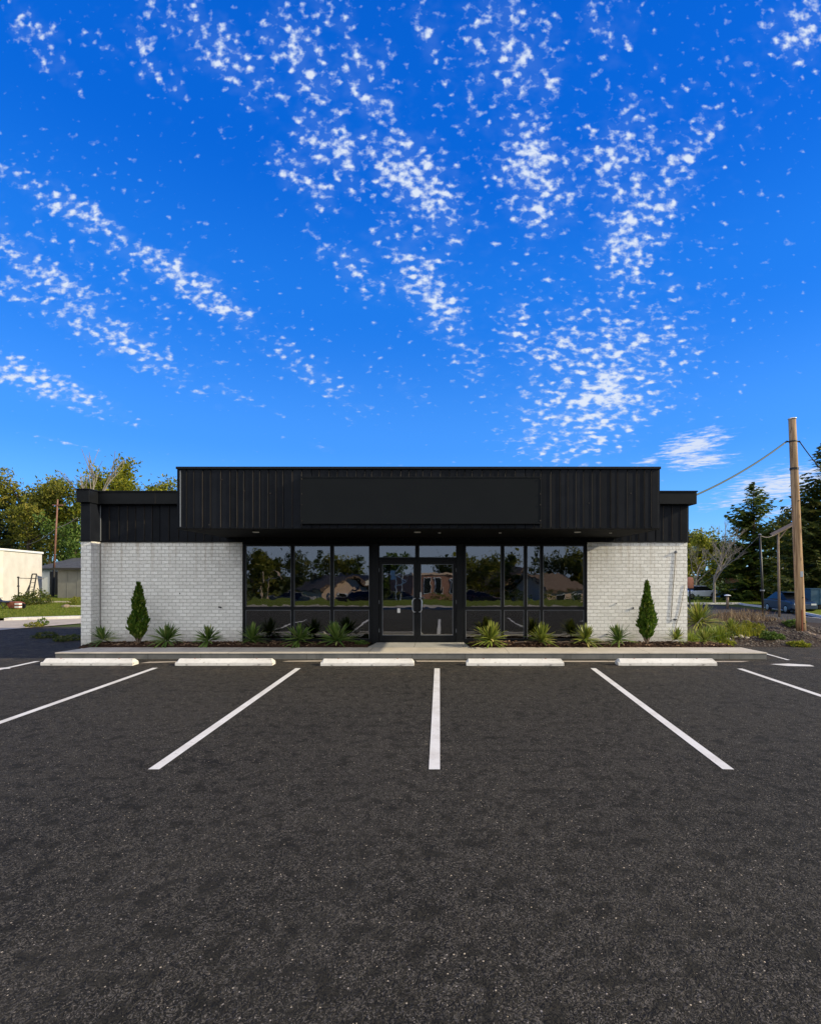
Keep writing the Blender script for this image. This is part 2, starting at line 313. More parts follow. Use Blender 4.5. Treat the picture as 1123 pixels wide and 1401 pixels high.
MAT = dict(
 asphalt=asphalt('asphalt', (.0150, .0138, .0108), (.0250, .0225, .0176)),
 road=asphalt('road_asphalt', (.034, .034, .035), (.048, .047, .045), .3, .3),
 line=paintmat('line_paint', (.64, .615, .58)), stop=scuffed('white_concrete', (.66, .635, .60), (.54, .51, .47)),
 yellow=paintmat('yellow_paint', (.55, .36, .10)),
 kerb=concrete('kerb_concrete', (.40, .355, .295), (.50, .445, .375), 3.05), kerbface_shaded=concrete('kerb_face_shaded_concrete', (.10, .10, .098), (.17, .165, .155), 1.15), walk=concrete('walk_concrete', (.29, .285, .27), (.37, .355, .33), 1.15),
 pale=concrete('pale_concrete', (.34, .285, .225), (.43, .365, .295), 2.4),
 brick=brickmat('white_brick'), redbrick=brickmat('brown_brick', False),
 clad=varied('black_cladding', (.0052, .0064, .0098), (.0082, .0096, .0136), 4., .55, .10, .0006, 60, island=.22),
 trim=varied('black_trim', (.0058, .0066, .0082), (.0082, .0092, .0112), 5., .5, .12),
 sign=varied('sign_panel_black', (.0098, .0114, .0134), (.0108, .0124, .0144), 2., .75, .06),
 soffit=varied('soffit_black', (.004, .004, .0042), (.006, .006, .006), 3., .8, .1),
 frame=varied('black_aluminium', (.0052, .0058, .0072), (.007, .0078, .0096), 6., .45, .18),
 seam=varied('seam_metal_and_lit_edge', (.020, .016, .013), (.075, .058, .045), 1.5, .6, .3, island=.5), bead=M('glazing_bead', (.16, .17, .19), .4, .5)[0],
 steel=M('brushed_steel', (.55, .56, .58), .28, .5, 1.)[0],
 chrome=M('bright_metal', (.7, .7, .7), .25, .5, 1.)[0],
 whitep=M('white_plastic', (.75, .74, .72), .5, .4)[0],
 glass=glassmat('tinted_glass', .17, wav=.16), glass_door=glassmat('door_glass', .18, (.34, .36, .37), .09),
 floor=concrete('interior_floor', (.30, .29, .28), (.36, .35, .33)), inwall=varied('interior_wall', (.42, .42, .43), (.48, .47, .46), 2.),
 roofm=varied('roof_membrane', (.08, .08, .08), (.12, .12, .12), 2.),
 mulch=soilmat('bark_mulch', (.030, .016, .010), (.060, .032, .019), (.12, .075, .045), 20.),
 gravel=soilmat('gravel_soil', (.042, .030, .023), (.072, .053, .040), (.14, .11, .085), 16., .05),
 earth=soilmat('earth', (.05, .065, .016), (.075, .09, .02), (.10, .10, .035), 3.),
 lawn=soilmat('lawn', (.085, .115, .006), (.135, .155, .008), (.18, .175, .02), 5., .04),
 blade=leafmat('grass_blades', (.075, .115, .010), (.12, .150, .014), (.20, .19, .05)),
 yucca=leafmat('yucca_leaf', (.06, .12, .022), (.13, .20, .04), (.34, .36, .11), .2, .45),
 yucca2=leafmat('yucca_leaf_yellow', (.09, .14, .02), (.24, .27, .045), (.46, .40, .13), .2, .45),
 cypress=leafmat('columnar_conifer', (.034, .085, .006), (.085, .15, .014), (.20, .24, .035), .3),
 spruce=leafmat('spruce_needles', (.038, .070, .010), (.085, .12, .014), (.20, .20, .02), .35),
 darkleaf=leafmat('dark_leaves', (.030, .052, .010), (.075, .090, .014), (.18, .16, .025), .3),
 olive=leafmat('olive_leaves', (.095, .11, .014), (.19, .19, .022), (.32, .27, .045), .42),
 ygreen=leafmat('yellow_green_leaves', (.09, .115, .010), (.22, .23, .016), (.38, .34, .035), .42),
 lime=leafmat('lime_grass', (.10, .165, .012), (.20, .26, .02), (.36, .34, .07), .35), green=leafmat('fresh_leaves', (.045, .09, .012), (.085, .14, .02), (.14, .18, .04), .3),
 straw=leafmat('dry_grass', (.12, .075, .04), (.22, .15, .08), (.32, .24, .14), .2),
 bark=varied('bark', (.045, .032, .022), (.085, .065, .048), 8., .9, .2, .01, 25),
 greybark=varied('grey_bark', (.16, .14, .12), (.26, .23, .20), 8., .9, .2),
 redpole=varied('weathered_red_pole', (.16, .075, .05), (.22, .12, .09), 3., .9, .2),
 rust=varied('rusty_metal', (.16, .045, .028), (.24, .08, .045), 6., .8, .3),
 terracotta=varied('terracotta', (.40, .16, .09), (.46, .20, .12), 5., .7, .3),
 black=M('black_metal', (.012, .012, .013), .5, .4)[0], tyre=M('tyre_rubber', (.010, .010, .011), .85, .2)[0],
 stucco=varied('cream_stucco', (.50, .465, .405), (.58, .54, .475), 1.2, .9, .2, .003, 40),
 shed=varied('grey_siding', (.15, .15, .145), (.19, .19, .18), 1.5, .8, .25),
 shingle=varied('grey_shingle', (.045, .048, .056), (.075, .078, .086), 5., .9, .2, .01, 20),
 brownroof=varied('brown_shingle', (.14, .09, .06), (.20, .135, .09), 5., .9, .2), bluep=varied('blue_paint', (.012, .05, .095), (.018, .065, .12), 2., .5, .4),
 carblue=M('car_paint_blue', (.010, .026, .052), .3, .5)[0], carwhite=M('car_paint_silver', (.50, .56, .66), .25, .5)[0], cargrey=M('car_paint_grey', (.16, .14, .12), .3, .4)[0], carred=M('car_paint_dark', (.06, .02, .02), .3, .5)[0],
 carglass=M('car_glass', (.008, .009, .010), .15, .35)[0], lampred=M('red_lens', (.45, .02, .01), .3, .5)[0], lampw=M('clear_lens', (.7, .7, .66), .2, .6)[0],
 woodgrey=varied('weathered_wood', (.17, .12, .085), (.25, .19, .14), 4., .9, .2),
 stone=varied('pale_stone', (.38, .32, .24), (.52, .46, .37), 9., .9, .2, .01, 20),
 siding=varied('white_siding', (.62, .62, .60), (.70, .69, .66), 1., .8, .3),
 brickred2=varied('house_brick', (.30, .15, .10), (.36, .19, .13), 3., .9, .2),
 tan=varied('tan_siding', (.62, .44, .30), (.70, .50, .36), 1., .9, .2),
)
def polewood():
    m, t, b = M('pole_timber', (.3, .2, .12), .85, .2)
    co = t.node('TexCoord').outputs['Object']
    st = t.noise(t.node('VectorMath', {0: co, 1: (30., 30., .8)}, operation='MULTIPLY').outputs[0], 1., 5, .6)
    ct = t.node('TexVoronoi', {'Vector': t.node('VectorMath', {0: co, 1: (9., 9., 2.2)}, operation='MULTIPLY').outputs[0], 'Scale': 1.})
    c = t.mix(t.ss(st, .3, .7), (.15, .09, .052, 1), (.46, .31, .18, 1))
    c = t.mix(t.ss(ct.outputs[0], .05, .2, .7, 0.), c, (.06, .035, .02, 1))
    t.l.new(c, b.inputs['Base Color'])
    bn = t.node('Bump', {'Strength': .7, 'Distance': .006, 'Height': st}); t.l.new(bn.outputs[0], b.inputs['Normal'])
    return m
MAT['pole'] = polewood()

# ------------------------------------------------------------------ mesh helpers
class MB:
    def __init__(s): s.v = []; s.f = []
    def add(s, vs, fs):
        o = len(s.v); s.v += [tuple(v) for v in vs]; s.f += [tuple(i + o for i in f) for f in fs]; return s
    def box(s, x0, x1, y0, y1, z0, z1):
        vs = [(x, y, z) for z in (z0, z1) for y in (y0, y1) for x in (x0, x1)]
        return s.add(vs, [(0, 2, 3, 1), (4, 5, 7, 6), (0, 1, 5, 4), (2, 6, 7, 3), (0, 4, 6, 2), (1, 3, 7, 5)])
    def obox(s, c, ax, ay, az):
        c, ax, ay, az = map(Vector, (c, ax, ay, az))
        vs = [c + ax*i + ay*j + az*k for k in (-1, 1) for j in (-1, 1) for i in (-1, 1)]
        return s.add(vs, [(0, 2, 3, 1), (4, 5, 7, 6), (0, 1, 5, 4), (2, 6, 7, 3), (0, 4, 6, 2), (1, 3, 7, 5)])
    def tube(s, pts, rads, n=8, cap=True):
        pts = [Vector(p) for p in pts]; rings = []
        if not hasattr(rads, '__len__'): rads = [rads]*len(pts)
        prev = None; vs = []
        for i, p in enumerate(pts):
            d = (pts[min(i+1, len(pts)-1)] - pts[max(i-1, 0)]).normalized()
            up = Vector((0, 0, 1)) if abs(d.z) < .95 else Vector((1, 0, 0))
            if prev is None: a = d.cross(up).normalized()
            else:
                a = prev - d*prev.dot(d); a = a.normalized() if a.length > 1e-6 else d.cross(up).normalized()
            b = d.cross(a); prev = a
            for k in range(n):
                t = 2*math.pi*k/n; vs.append(p + (a*math.cos(t) + b*math.sin(t))*rads[i])
        fs = [(i*n+k, i*n+(k+1) % n, (i+1)*n+(k+1) % n, (i+1)*n+k) for i in range(len(pts)-1) for k in range(n)]
        if cap: fs += [tuple(range(n-1, -1, -1)), tuple((len(pts)-1)*n+k for k in range(n))]
        return s.add(vs, fs)
    def lathe(s, c, prof, n=20):
        c = Vector(c); vs = [c + Vector((r*math.cos(2*math.pi*k/n), r*math.sin(2*math.pi*k/n), z)) for r, z in prof for k in range(n)]
        fs = [(i*n+k, i*n+(k+1) % n, (i+1)*n+(k+1) % n, (i+1)*n+k) for i in range(len(prof)-1) for k in range(n)]
        fs += [tuple(range(n-1, -1, -1)), tuple((len(prof)-1)*n+k for k in range(n))]
        return s.add(vs, fs)
    def prism(s, outline, y0, y1):
        n = len(outline); vs = [(x, y0, z) for x, z in outline] + [(x, y1, z) for x, z in outline]
        fs = [tuple(range(n)), tuple(range(2*n-1, n-1, -1))] + [(i, n+i, n+(i+1) % n, (i+1) % n) for i in range(n)]
        return s.add(vs, fs)
    def build(s, name, mat, parent=None, smooth=False, bevel=0.):
        me = bpy.data.meshes.new(name); me.from_pydata(s.v, [], s.f); me.update()
        o = bpy.data.objects.new(name, me); COL.objects.link(o)
        me.materials.append(MAT[mat] if isinstance(mat, str) else mat)
        if smooth: me.polygons.foreach_set('use_smooth', [True]*len(me.polygons))
        if parent: o.parent = parent
        if bevel:
            b = o.modifiers.new('bevel', 'BEVEL'); b.width = bevel; b.segments = 2; b.limit_method = 'ANGLE'; b.angle_limit = R(40)
        return o
def fixn(o):
    bm = bmesh.new(); bm.from_mesh(o.data); bmesh.ops.recalc_face_normals(bm, faces=bm.faces); bm.to_mesh(o.data); bm.free(); return o
def tag(o, label, cat, group=None, kind=None):
    if label: o['label'] = label
    if cat: o['category'] = cat
    if group: o['group'] = group
    if kind: o['kind'] = kind
    return o
def thing(name, label, cat, loc=(0, 0, 0), rz=0, group=None):
    o = bpy.data.objects.new(name, None); COL.objects.link(o); o.location = loc; o.rotation_euler = (0, 0, rz); o.empty_display_size = .2
    return tag(o, label, cat, group)
def struct(o): o['kind'] = 'structure'; return o
def copy_tree(o, parent=None):
    c = o.copy(); COL.objects.link(c)
    if parent: c.parent = parent
    for ch in list(o.children): copy_tree(ch, c)
    return c
def grid(name, mat, xs, ys, zoff, zf=None):
    mb = MB(); zf = zf or gz
    mb.v = [(x, y, zf(x, y) + zoff) for y in ys for x in xs]; n = len(xs)
    mb.f = [(j*n+i, j*n+i+1, (j+1)*n+i+1, (j+1)*n+i) for j in range(len(ys)-1) for i in range(n-1)]
    return mb.build(name, mat, smooth=True)
def poly(name, mat, pts, zoff, thick=0.):
    """flat or gently sloping polygon sheet; with a thickness it becomes a slab"""
    mb = MB(); n = len(pts)
    top = [(x, y, gz(x, y) + zoff) for x, y in pts]; mb.add(top, [tuple(range(n))])
    if thick: mb.add(top + [(x, y, z - thick) for x, y, z in top], [(i, n+i, n+(i+1) % n, (i+1) % n) for i in range(n)])
    return mb.build(name, mat)

# ------------------------------------------------------------------ ground, lot, roads
axis = lambda *seg: sorted({round(v, 3) for a, b, n in seg for v in np.linspace(a, b, n)})
gx = axis((-900, -100, 5), (-100, -2, 8), (-2, 20, 12), (20, 60, 9), (60, 900, 6)); gy = axis((-900, -60, 5), (-60, 0, 21), (0, 15, 4), (15, 60, 31), (60, 120, 13), (120, 900, 6))
struct(grid('ground', 'earth', gx, gy, -.012))
EDGE_Y = 18.0
struct(grid('parking_lot', 'asphalt', axis((-45, -2, 4), (-2, 17, 11), (17, 45, 4)), axis((-1.4, 17, 5), (17, EDGE_Y, 2)), .004))
struct(grid('side_road', 'road', axis((6.6, 26.3, 14)), axis((EDGE_Y, 49.3, 22)), .004))
# behind the viewer: walk, road and lawn that the shop windows mirror
struct(poly('back_sidewalk', 'pale', [(-45, -2.9), (45, -2.9), (45, -1.4), (-45, -1.4)], .10, .12))
struct(grid('back_lawn', 'lawn', axis((-60, 60, 9)), axis((-45, -9, 19), (-9, -2.9, 4)), .05))

def line_between(x0, y0, x1, y1, wd=.105, name='parking_line', mat='line', z=.009):
    a = Vector((x0, y0, 0)); b = Vector((x1, y1, 0)); n = max(1, int((b-a).length / 2.)); s = Vector((-(b-a).y, (b-a).x, 0)).normalized()*wd/2
    mb = MB(); rnd = random.Random(x0*7+y0)
    for i in range(n+1):
        p = a.lerp(b, i/n)
        for k in (-1, 1):
            qv = p + s*k; mb.v.append((qv.x, qv.y, gz(qv.x, qv.y) + z))
    mb.f = [(2*i, 2*i+2, 2*i+3, 2*i+1) for i in range(n)]
    return struct(mb.build(name, mat))
line_between(-8.47, 5.0, -8.50, 10.85)
line_between(-5.40, 4.85, -5.58, 10.08)
line_between(-2.69, 4.83, -2.755, 10.04)
line_between(-.04, 4.83, -.03, 10.02)
line_between(2.735, 4.83, 3.03, 10.04)
line_between(5.69, 4.9, 5.88, 10.0)
line_between(7.52, 11.0, 7.6, 11.95, .07)
pm = MB(); pts = [(6.80, 10.50), (7.02, 10.28), (7.52, 10.24), (7.56, 10.42), (7.2, 10.56)]
struct(poly('painted_patch', 'line', pts, .009)); struct(poly('painted_patch', 'line', [(-8.78, 9.95), (-8.55, 9.86), (-8.35, 9.98), (-8.5, 10.12)], .013))
a = gp(1055, 848); b = gp(1140, 859.5)
line_between(a.x, a.y, b.x, b.y, .12, 'road_line', 'yellow')
a = gp(1088, 839.2); b = gp(1140, 848.5)
line_between(a.x, a.y, b.x, b.y, .16, 'road_line', 'line')

# kerb slab in front of the shop, entrance walk, planting bed, gutter strip
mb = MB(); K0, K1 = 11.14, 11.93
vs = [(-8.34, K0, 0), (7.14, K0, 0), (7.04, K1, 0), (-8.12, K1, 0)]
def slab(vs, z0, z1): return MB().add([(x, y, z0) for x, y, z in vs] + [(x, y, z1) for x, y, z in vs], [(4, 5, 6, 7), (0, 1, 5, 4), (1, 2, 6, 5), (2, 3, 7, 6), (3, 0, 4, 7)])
struct(slab(vs, -.05, .122).build('kerb', 'kerbface_shaded'))  # grey concrete face, darkened further so its colour carries the shade
struct(slab([(x + (.012 if x > 0 else -.012), y - (.010 if y < 11.5 else 0), z) for x, y, z in vs], .123, .148).build('kerb_top', 'kerb', bevel=.008))  # separate pale cap: lit top and bright front edge put into its colour
mb = MB(); wv = [(-1.66, K1), (.74, K1), (.62, 12.84), (-1.53, 12.84)]
mb.add([(x, y, .149) for x, y in wv], [(0, 1, 2, 3)])
struct(mb.build('entrance_walk', 'walk'))
def bed(name, pts2, z0, seed, mat='mulch', zamp=.05, nx=60, ny=8):
    rnd = random.Random(seed); mb = MB(); (xa, ya), (xb, yb) = pts2
    for j in range(ny+1):
        for i in range(nx+1):
            x = xa + (xb-xa)*i/nx; y = ya + (yb-ya)*j/ny
            e = min(j, 2)/2 if j < ny-1 else .7
            mb.v.append((x, y, z0 + zamp*e + rnd.uniform(-.018, .022)*(1 if 0 < j else 0)))
    mb.f = [(j*(nx+1)+i, j*(nx+1)+i+1, (j+1)*(nx+1)+i+1, (j+1)*(nx+1)+i) for j in range(ny) for i in range(nx)]
    return struct(mb.build(name, mat, smooth=False))
bed('planting_bed', ((-8.42, K1+.004), (-1.66, 12.79)), .125, 1, nx=160, ny=14); bed('planting_bed', ((.72, K1+.004), (6.9, 12.79)), .125, 2, nx=150, ny=14)
struct(poly('gutter_strip', 'pale', [(-.45, 10.78), (6.35, 10.74), (6.6, 10.86), (3.0, 10.90), (-.5, 10.92)], .010))
struct(poly('gutter_strip', 'pale', [(-3.3, 10.78), (-2.4, 10.8), (-2.45, 10.95), (-3.2, 10.9)], .010))
struct(poly('gutter_strip', 'pale', [(-6.2, 10.6), (-5.4, 10.74), (-5.4, 10.86), (-6.1, 10.78)], .010))

# left sidewalk, lawn
struct(poly('sidewalk', 'pale', [(-40, 9.2), (-22, 13.2), (-14.4, 16.85), (-13.3, 19.3), (-8.0, 20.4), (-8.0, 22.4), (-14.9, 21.4), (-16.9, 20.4), (-24.5, 17.6), (-42, 14)], .022))
struct(poly('lawn_kerb', 'stop', [(-17.2, 20.25), (-14.9, 21.25), (-8, 22.2), (-8, 22.5), (-14.95, 21.6), (-17.2, 20.62)], .12, .12))
lawnpts = [(-60, 14), (-42, 14.1), (-24.5, 17.9), (-17.2, 20.7), (-14.95, 21.62), (-8, 22.55), (-8, 75), (-60, 75)]
struct(poly('lawn', 'lawn', lawnpts, .085))
# right far kerb and lawn beyond the road
kp = [gp(1150, 851), gp(1123, 845.2), gp(1085, 837.5), gp(1054, 832.6), gp(1018, 828.4), gp(1010, 826.8), gp(940, 826.9), gp(890, 826.9)]
struct(poly('road_kerb', 'stop', [(p.x, p.y) for p in kp] + [(p.x + .45, p.y + .55) for p in reversed(kp)], .13, .15))
mb = MB(); xs = [p.x for p in kp]
n = len(kp)
rows = 16
for j in range(rows+1):
    for p in kp:
        bx, by = p.x + .45, p.y + .55
        ex, ey = (bx + (75-bx)*.9, 50 + (by-34)*3.2) if p.y < 48 else (bx + (bx-24)*1.2, 98)
        t = (j/rows)**1.6; x = bx + (ex-bx)*t; y = by + (ey-by)*t
        mb.v.append((x, y, gz(x, y) + .08))
mb.f = [(j*n+i, j*n+i+1, (j+1)*n+i+1, (j+1)*n+i) for j in range(rows) for i in range(n-1)]
struct(mb.build('far_lawn', 'lawn'))

def blades(name, spots, h, wd, mat, seed, label=None):
    rnd = np.random.RandomState(seed); mb = MB()
    for (x, y, z) in spots:
        for _ in range(3):
            a = rnd.uniform(0, 6.28); hh = h*rnd.uniform(.5, 1.2); lx, ly = rnd.normal(0, hh*.35, 2); ox, oy = rnd.normal(0, .03, 2)
            c, s = math.cos(a)*wd, math.sin(a)*wd
            mb.add([(x+ox-c, y+oy-s, z), (x+ox+c, y+oy+s, z), (x+ox+lx, y+oy+ly, z+hh)], [(0, 1, 2)])
    o = mb.build(name, mat); o['kind'] = 'stuff'; return o
def inpoly(x, y, P):
    c = False
    for i in range(len(P)):
        (x0, y0), (x1, y1) = P[i], P[i-1]
        if (y0 > y) != (y1 > y) and x < (x1-x0)*(y-y0)/(y1-y0) + x0: c = not c
    return c
rs = random.Random(3); sp = []
while len(sp) < 9000:
    y = 17.5 + 24*rs.random()**1.3; x = at(rs.uniform(-30, 130), y)
    if inpoly(x, y, lawnpts): sp.append((x, y, .08))
blades('grass', sp, .075, .012, 'blade', 5)
sp = []
while len(sp) < 2500:
    y = rs.uniform(49.5, 75); x = at(rs.uniform(930, 1123), y); sp.append((x, y, gz(x, y)+.06))
blades('grass', sp, .12, .02, 'blade', 6)

# ------------------------------------------------------------------ the shop building
YW = 12.80; XL, XR = -8.69, 6.22; ZC = 2.655; ZT = 3.92; XP = -8.44; YP = 12.43
shop = thing('shop_building', 'low flat-roofed shop with white painted brick, black cladding and a wide canopy', 'building', (0, YW, 0))
def P(mb, name, mat, par=shop, **k):
    mb.v = [(x, y - YW, z) for x, y, z in mb.v]; return mb.build(name, mat, par, **k)
WL0, WL1 = at(332.5, 12.86), at(516, 12.86); WR0, WR1 = at(625.5, 12.86), at(802.5, 12.86); ZH = 2.615
# brickwork
P(MB().box(XP, WL0, YW, YW+.25, -.1, ZC), 'brick_wall', 'brick'); P(MB().box(WR1, XR, YW, YW+.25, -.1, ZC), 'brick_wall', 'brick')
P(MB().box(XL, XP, YP, YW+.25, -.1, ZC), 'brick_pier', 'brick', bevel=.006)
XI = -3.2; YS = YW+3.4; YB = YW+10  # unseen rear footprint, stepped so its shadow clears the left sidewalk
P(MB().box(XL, XL+.25, YW+.25, YS, -.1, ZC), 'side_wall', 'brick'); P(MB().box(XR-.25, XR, YW+.25, YB, -.1, ZC), 'side_wall', 'brick')
P(MB().box(XL+.25, XI, YS-.25, YS, -.1, ZC), 'rear_wall', 'brick'); P(MB().box(XI, XR-.25, YB-.25, YB, -.1, ZC), 'rear_wall', 'brick'); P(MB().box(XI, XI+.25, YS+.001, YB-.251, -.1, ZC), 'side_wall', 'brick')
# vertical black boards: each with chamfered long edges
LIT_EDGE_M = [varied('seam_metal_and_lit_edge', tuple(v*k for v in (.030, .025, .021)), tuple(v*k for v in (.070, .056, .045)), 1.5, .6, .3) for k in (.28, .5, .8)]  # brown tones of sun-caught board edges put into the colour
SEAMS = []; SEAMY = []; SEAMZ = []
def boards(x0, x1, y, z0, z1, rnd, wmin=.15, wmax=.23, th=.03, mb=None):
    mb = mb or MB(); x = x0; c = .011; SEAMS.append([]); SEAMY.append(y); SEAMZ.append((z0, z1))
    while x < x1 - .02:
        wd = rnd.uniform(wmin, wmax); e = min(x + wd, x1)
        if x1 - e < .08: e = x1
        yo = y + rnd.uniform(-.004, .003); g = .004
        a, b = x + g, e - g
        out = [(a, y+th), (a, yo+c*.8), (a+c, yo), (b-c, yo), (b, yo+c*.8), (b, y+th)]
        n = 6; vs = [(px, py, z0) for px, py in out] + [(px, py, z1) for px, py in out]
        mb.add(vs, [tuple(range(n-1, -1, -1)), tuple(range(n, 2*n))] + [(i, i+1, n+i+1, n+i) for i in range(n-1)])
        x = e
        if e < x1 - .02: SEAMS[-1].append(e)
    return mb
rb = random.Random(11)
P(MB().box(XP, XR, YW+.014, YW+.25, ZC+.003, ZT-.36), 'upper_wall', 'soffit')
P(boards(XP+.01, XR, YW-.02, ZC+.028, ZT-.30, rb, .19, .24), 'cladding', 'clad')
P(boards(XL+.004, XP+.0, YP-.02, ZC+.028, ZT-.30, rb, .20, .24), 'pier_cladding', 'clad')
P(MB().box(XL+.006, XP-.004, YP+.012, YW+.013, ZC+.004, ZT-.3), 'pier_backing', 'clad')
P(MB().box(XP, XR, YW-.03, YW+.012, ZC, ZC+.026), 'drip_trim', 'trim'); P(MB().box(XL-.006, XP+.008, YP-.03, YP+.01, ZC, ZC+.026), 'drip_trim', 'trim')
P(MB().box(XP-.012, XP+.010, YW-.055, YW-.033, ZC-2.5, ZC-.002), 'corner_pipe', 'greybark')
P(MB().box(XP+.003, XP+.02, YW-.05, YW-.034, ZC+.03, ZT-.34), 'corner_trim', 'bead')
# parapet coping
P(MB().box(XL-.03, XP+.03, YP-.12, YW+.2, ZT-.33, ZT-.03), 'coping', 'trim', bevel=.008)
P(MB().box(XL-.05, XP+.05, YP-.14, YW+.2, ZT-.028, ZT), 'coping_cap', 'trim', bevel=.006)
P(MB().box(XP+.032, XR+.16, YW-.16, YW+.25, ZT-.33, ZT-.03), 'coping', 'trim', bevel=.008)
P(MB().box(XP+.052, XR+.18, YW-.18, YW+.25, ZT-.028, ZT), 'coping_cap', 'trim', bevel=.006)
for k in (-7.0, -5.9, 4.9, 5.35): P(MB().box(k-.003, k+.003, YW-.164, YW-.158, ZT-.32, ZT-.035), 'coping_seam', 'seam')
P(MB().box(XL+.21, XR-.11, YW+.26, YS-.21, ZC+.75, ZC+.87), 'roof_slab', 'roofm'); P(MB().box(XI+.21, XR-.11, YS-.209, YB-.21, ZC+.75, ZC+.87), 'roof_slab', 'roofm')
P(MB().box(XR-.1, XR+.16, YW+.26, YB, ZC+.003, ZT-.02), 'side_cladding', 'clad'); P(MB().box(XL+.002, XL+.2, YW+.26, YS, ZC+.003, ZT-.02), 'side_cladding', 'clad')
P(MB().box(XL+.202, XI+.2, YS-.2, YS, ZC+.003, ZT-.02), 'rear_cladding', 'clad'); P(MB().box(XI+.202, XR-.102, YB-.2, YB, ZC+.003, ZT-.02), 'rear_cladding', 'clad'); P(MB().box(XI, XI+.2, YS+.001, YB, ZC+.003, ZT-.02), 'side_cladding', 'clad')
# canopy
YF = 10.42; CX0, CX1 = -5.31, 4.49; CZ0, CZ1 = 2.78, 4.04
can = P(MB().box(CX0+.03, CX1-.03, YF+.012, YW-.03, CZ0+.03, CZ1-.05), 'canopy', 'soffit')
P(boards(CX0+.02, CX1-.02, YF-.02, CZ0+.012, CZ1-.055, rb, .135, .21, .03), 'canopy_boards', 'clad')
P(MB().box(CX0-.004, CX0+.028, YF-.02, YW-.03, CZ0+.012, CZ1-.055), 'canopy_side', 'clad'); P(MB().box(CX1-.028, CX1+.004, YF-.02, YW-.03, CZ0+.012, CZ1-.055), 'canopy_side', 'clad')
P(MB().box(CX0-.02, CX1+.02, YF-.05, YW-.02, CZ1-.05, CZ1), 'canopy_cap', 'trim', bevel=.006)
P(MB().box(CX0-.008, CX1+.008, YF-.028, YW-.035, CZ0-.012, CZ0+.010), 'canopy_soffit', 'soffit', bevel=.004)
P(MB().box(CX0+.055, CX0+.075, YF-.032, YF-.024, CZ0+.04, CZ1-.08), 'corner_trim', 'bead')
sg = P(MB().box(at(411, YF-.09), at(741, YF-.09), YF-.09, YF-.022, hz(716.5, YF-.09), hz(652, YF-.09)), 'sign_panel', 'sign', bevel=.006)
x0, x1, z0, z1 = at(411, YF-.09), at(741, YF-.09), hz(716.5, YF-.09), hz(652, YF-.09)
for (a0, a1, b0, b1) in ((x0, x1, z0, z0+.022), (x0, x1, z1-.022, z1), (x0, x0+.022, z0+.023, z1-.023), (x1-.022, x1, z0+.023, z1-.023)):
    P(MB().box(a0, a1, YF-.098, YF-.0915, b0, b1), 'sign_trim', 'trim')
for bx in (x0+.03, x1-.03):
    for bz in (z0+.06, z0+.38, z1-.35, z1-.05): P(MB().box(bx-.009, bx+.009, YF-.106, YF-.099, bz-.009, bz+.009), 'sign_bolt', 'seam')
for (qx, qz) in ((-4.66, 2.86), (-3.95, 3.55), (-3.42, 3.5), (-4.4, 3.78), (3.9, 3.5), (3.05, 3.3)):
    P(MB().box(qx-.008, qx+.008, YF-.036, YF-.021, qz-.008, qz+.008), 'screw_head', 'seam')
def soffit_light(x, y, r=.055):
    o = P(MB().lathe((x, y, CZ0-.012-.018), [(r*.9, 0), (r, .004), (r, .0175)], 20), 'soffit_light', 'whitep')
    return o
for lx in (350, 571, 790): soffit_light(at(lx, 11.0), 11.0, .07)
soffit_light(at(601, 11.2), 11.2, .03); soffit_light(at(684, 11.2), 11.2, .03); soffit_light(at(835, 11.2), 11.2, .03)
P(MB().box(WL0-.02, WR1+.02, YW+.004, YW+.24, ZH+.0, ZC-.003), 'head_beam', 'soffit')

rb2 = random.Random(11)
for s_ in range(len(SEAMS)):
    for x in SEAMS[s_]:
        if rb2.random() < .93: P(MB().box(x-.0036, x+.0036, SEAMY[s_]-.012, SEAMY[s_]-.003, SEAMZ[s_][0]+.02, SEAMZ[s_][1]-.02-rb2.random()*.03), 'lit_edge_strip', LIT_EDGE_M[rb2.randrange(3)])  # added strips stand in for sunlit board edges
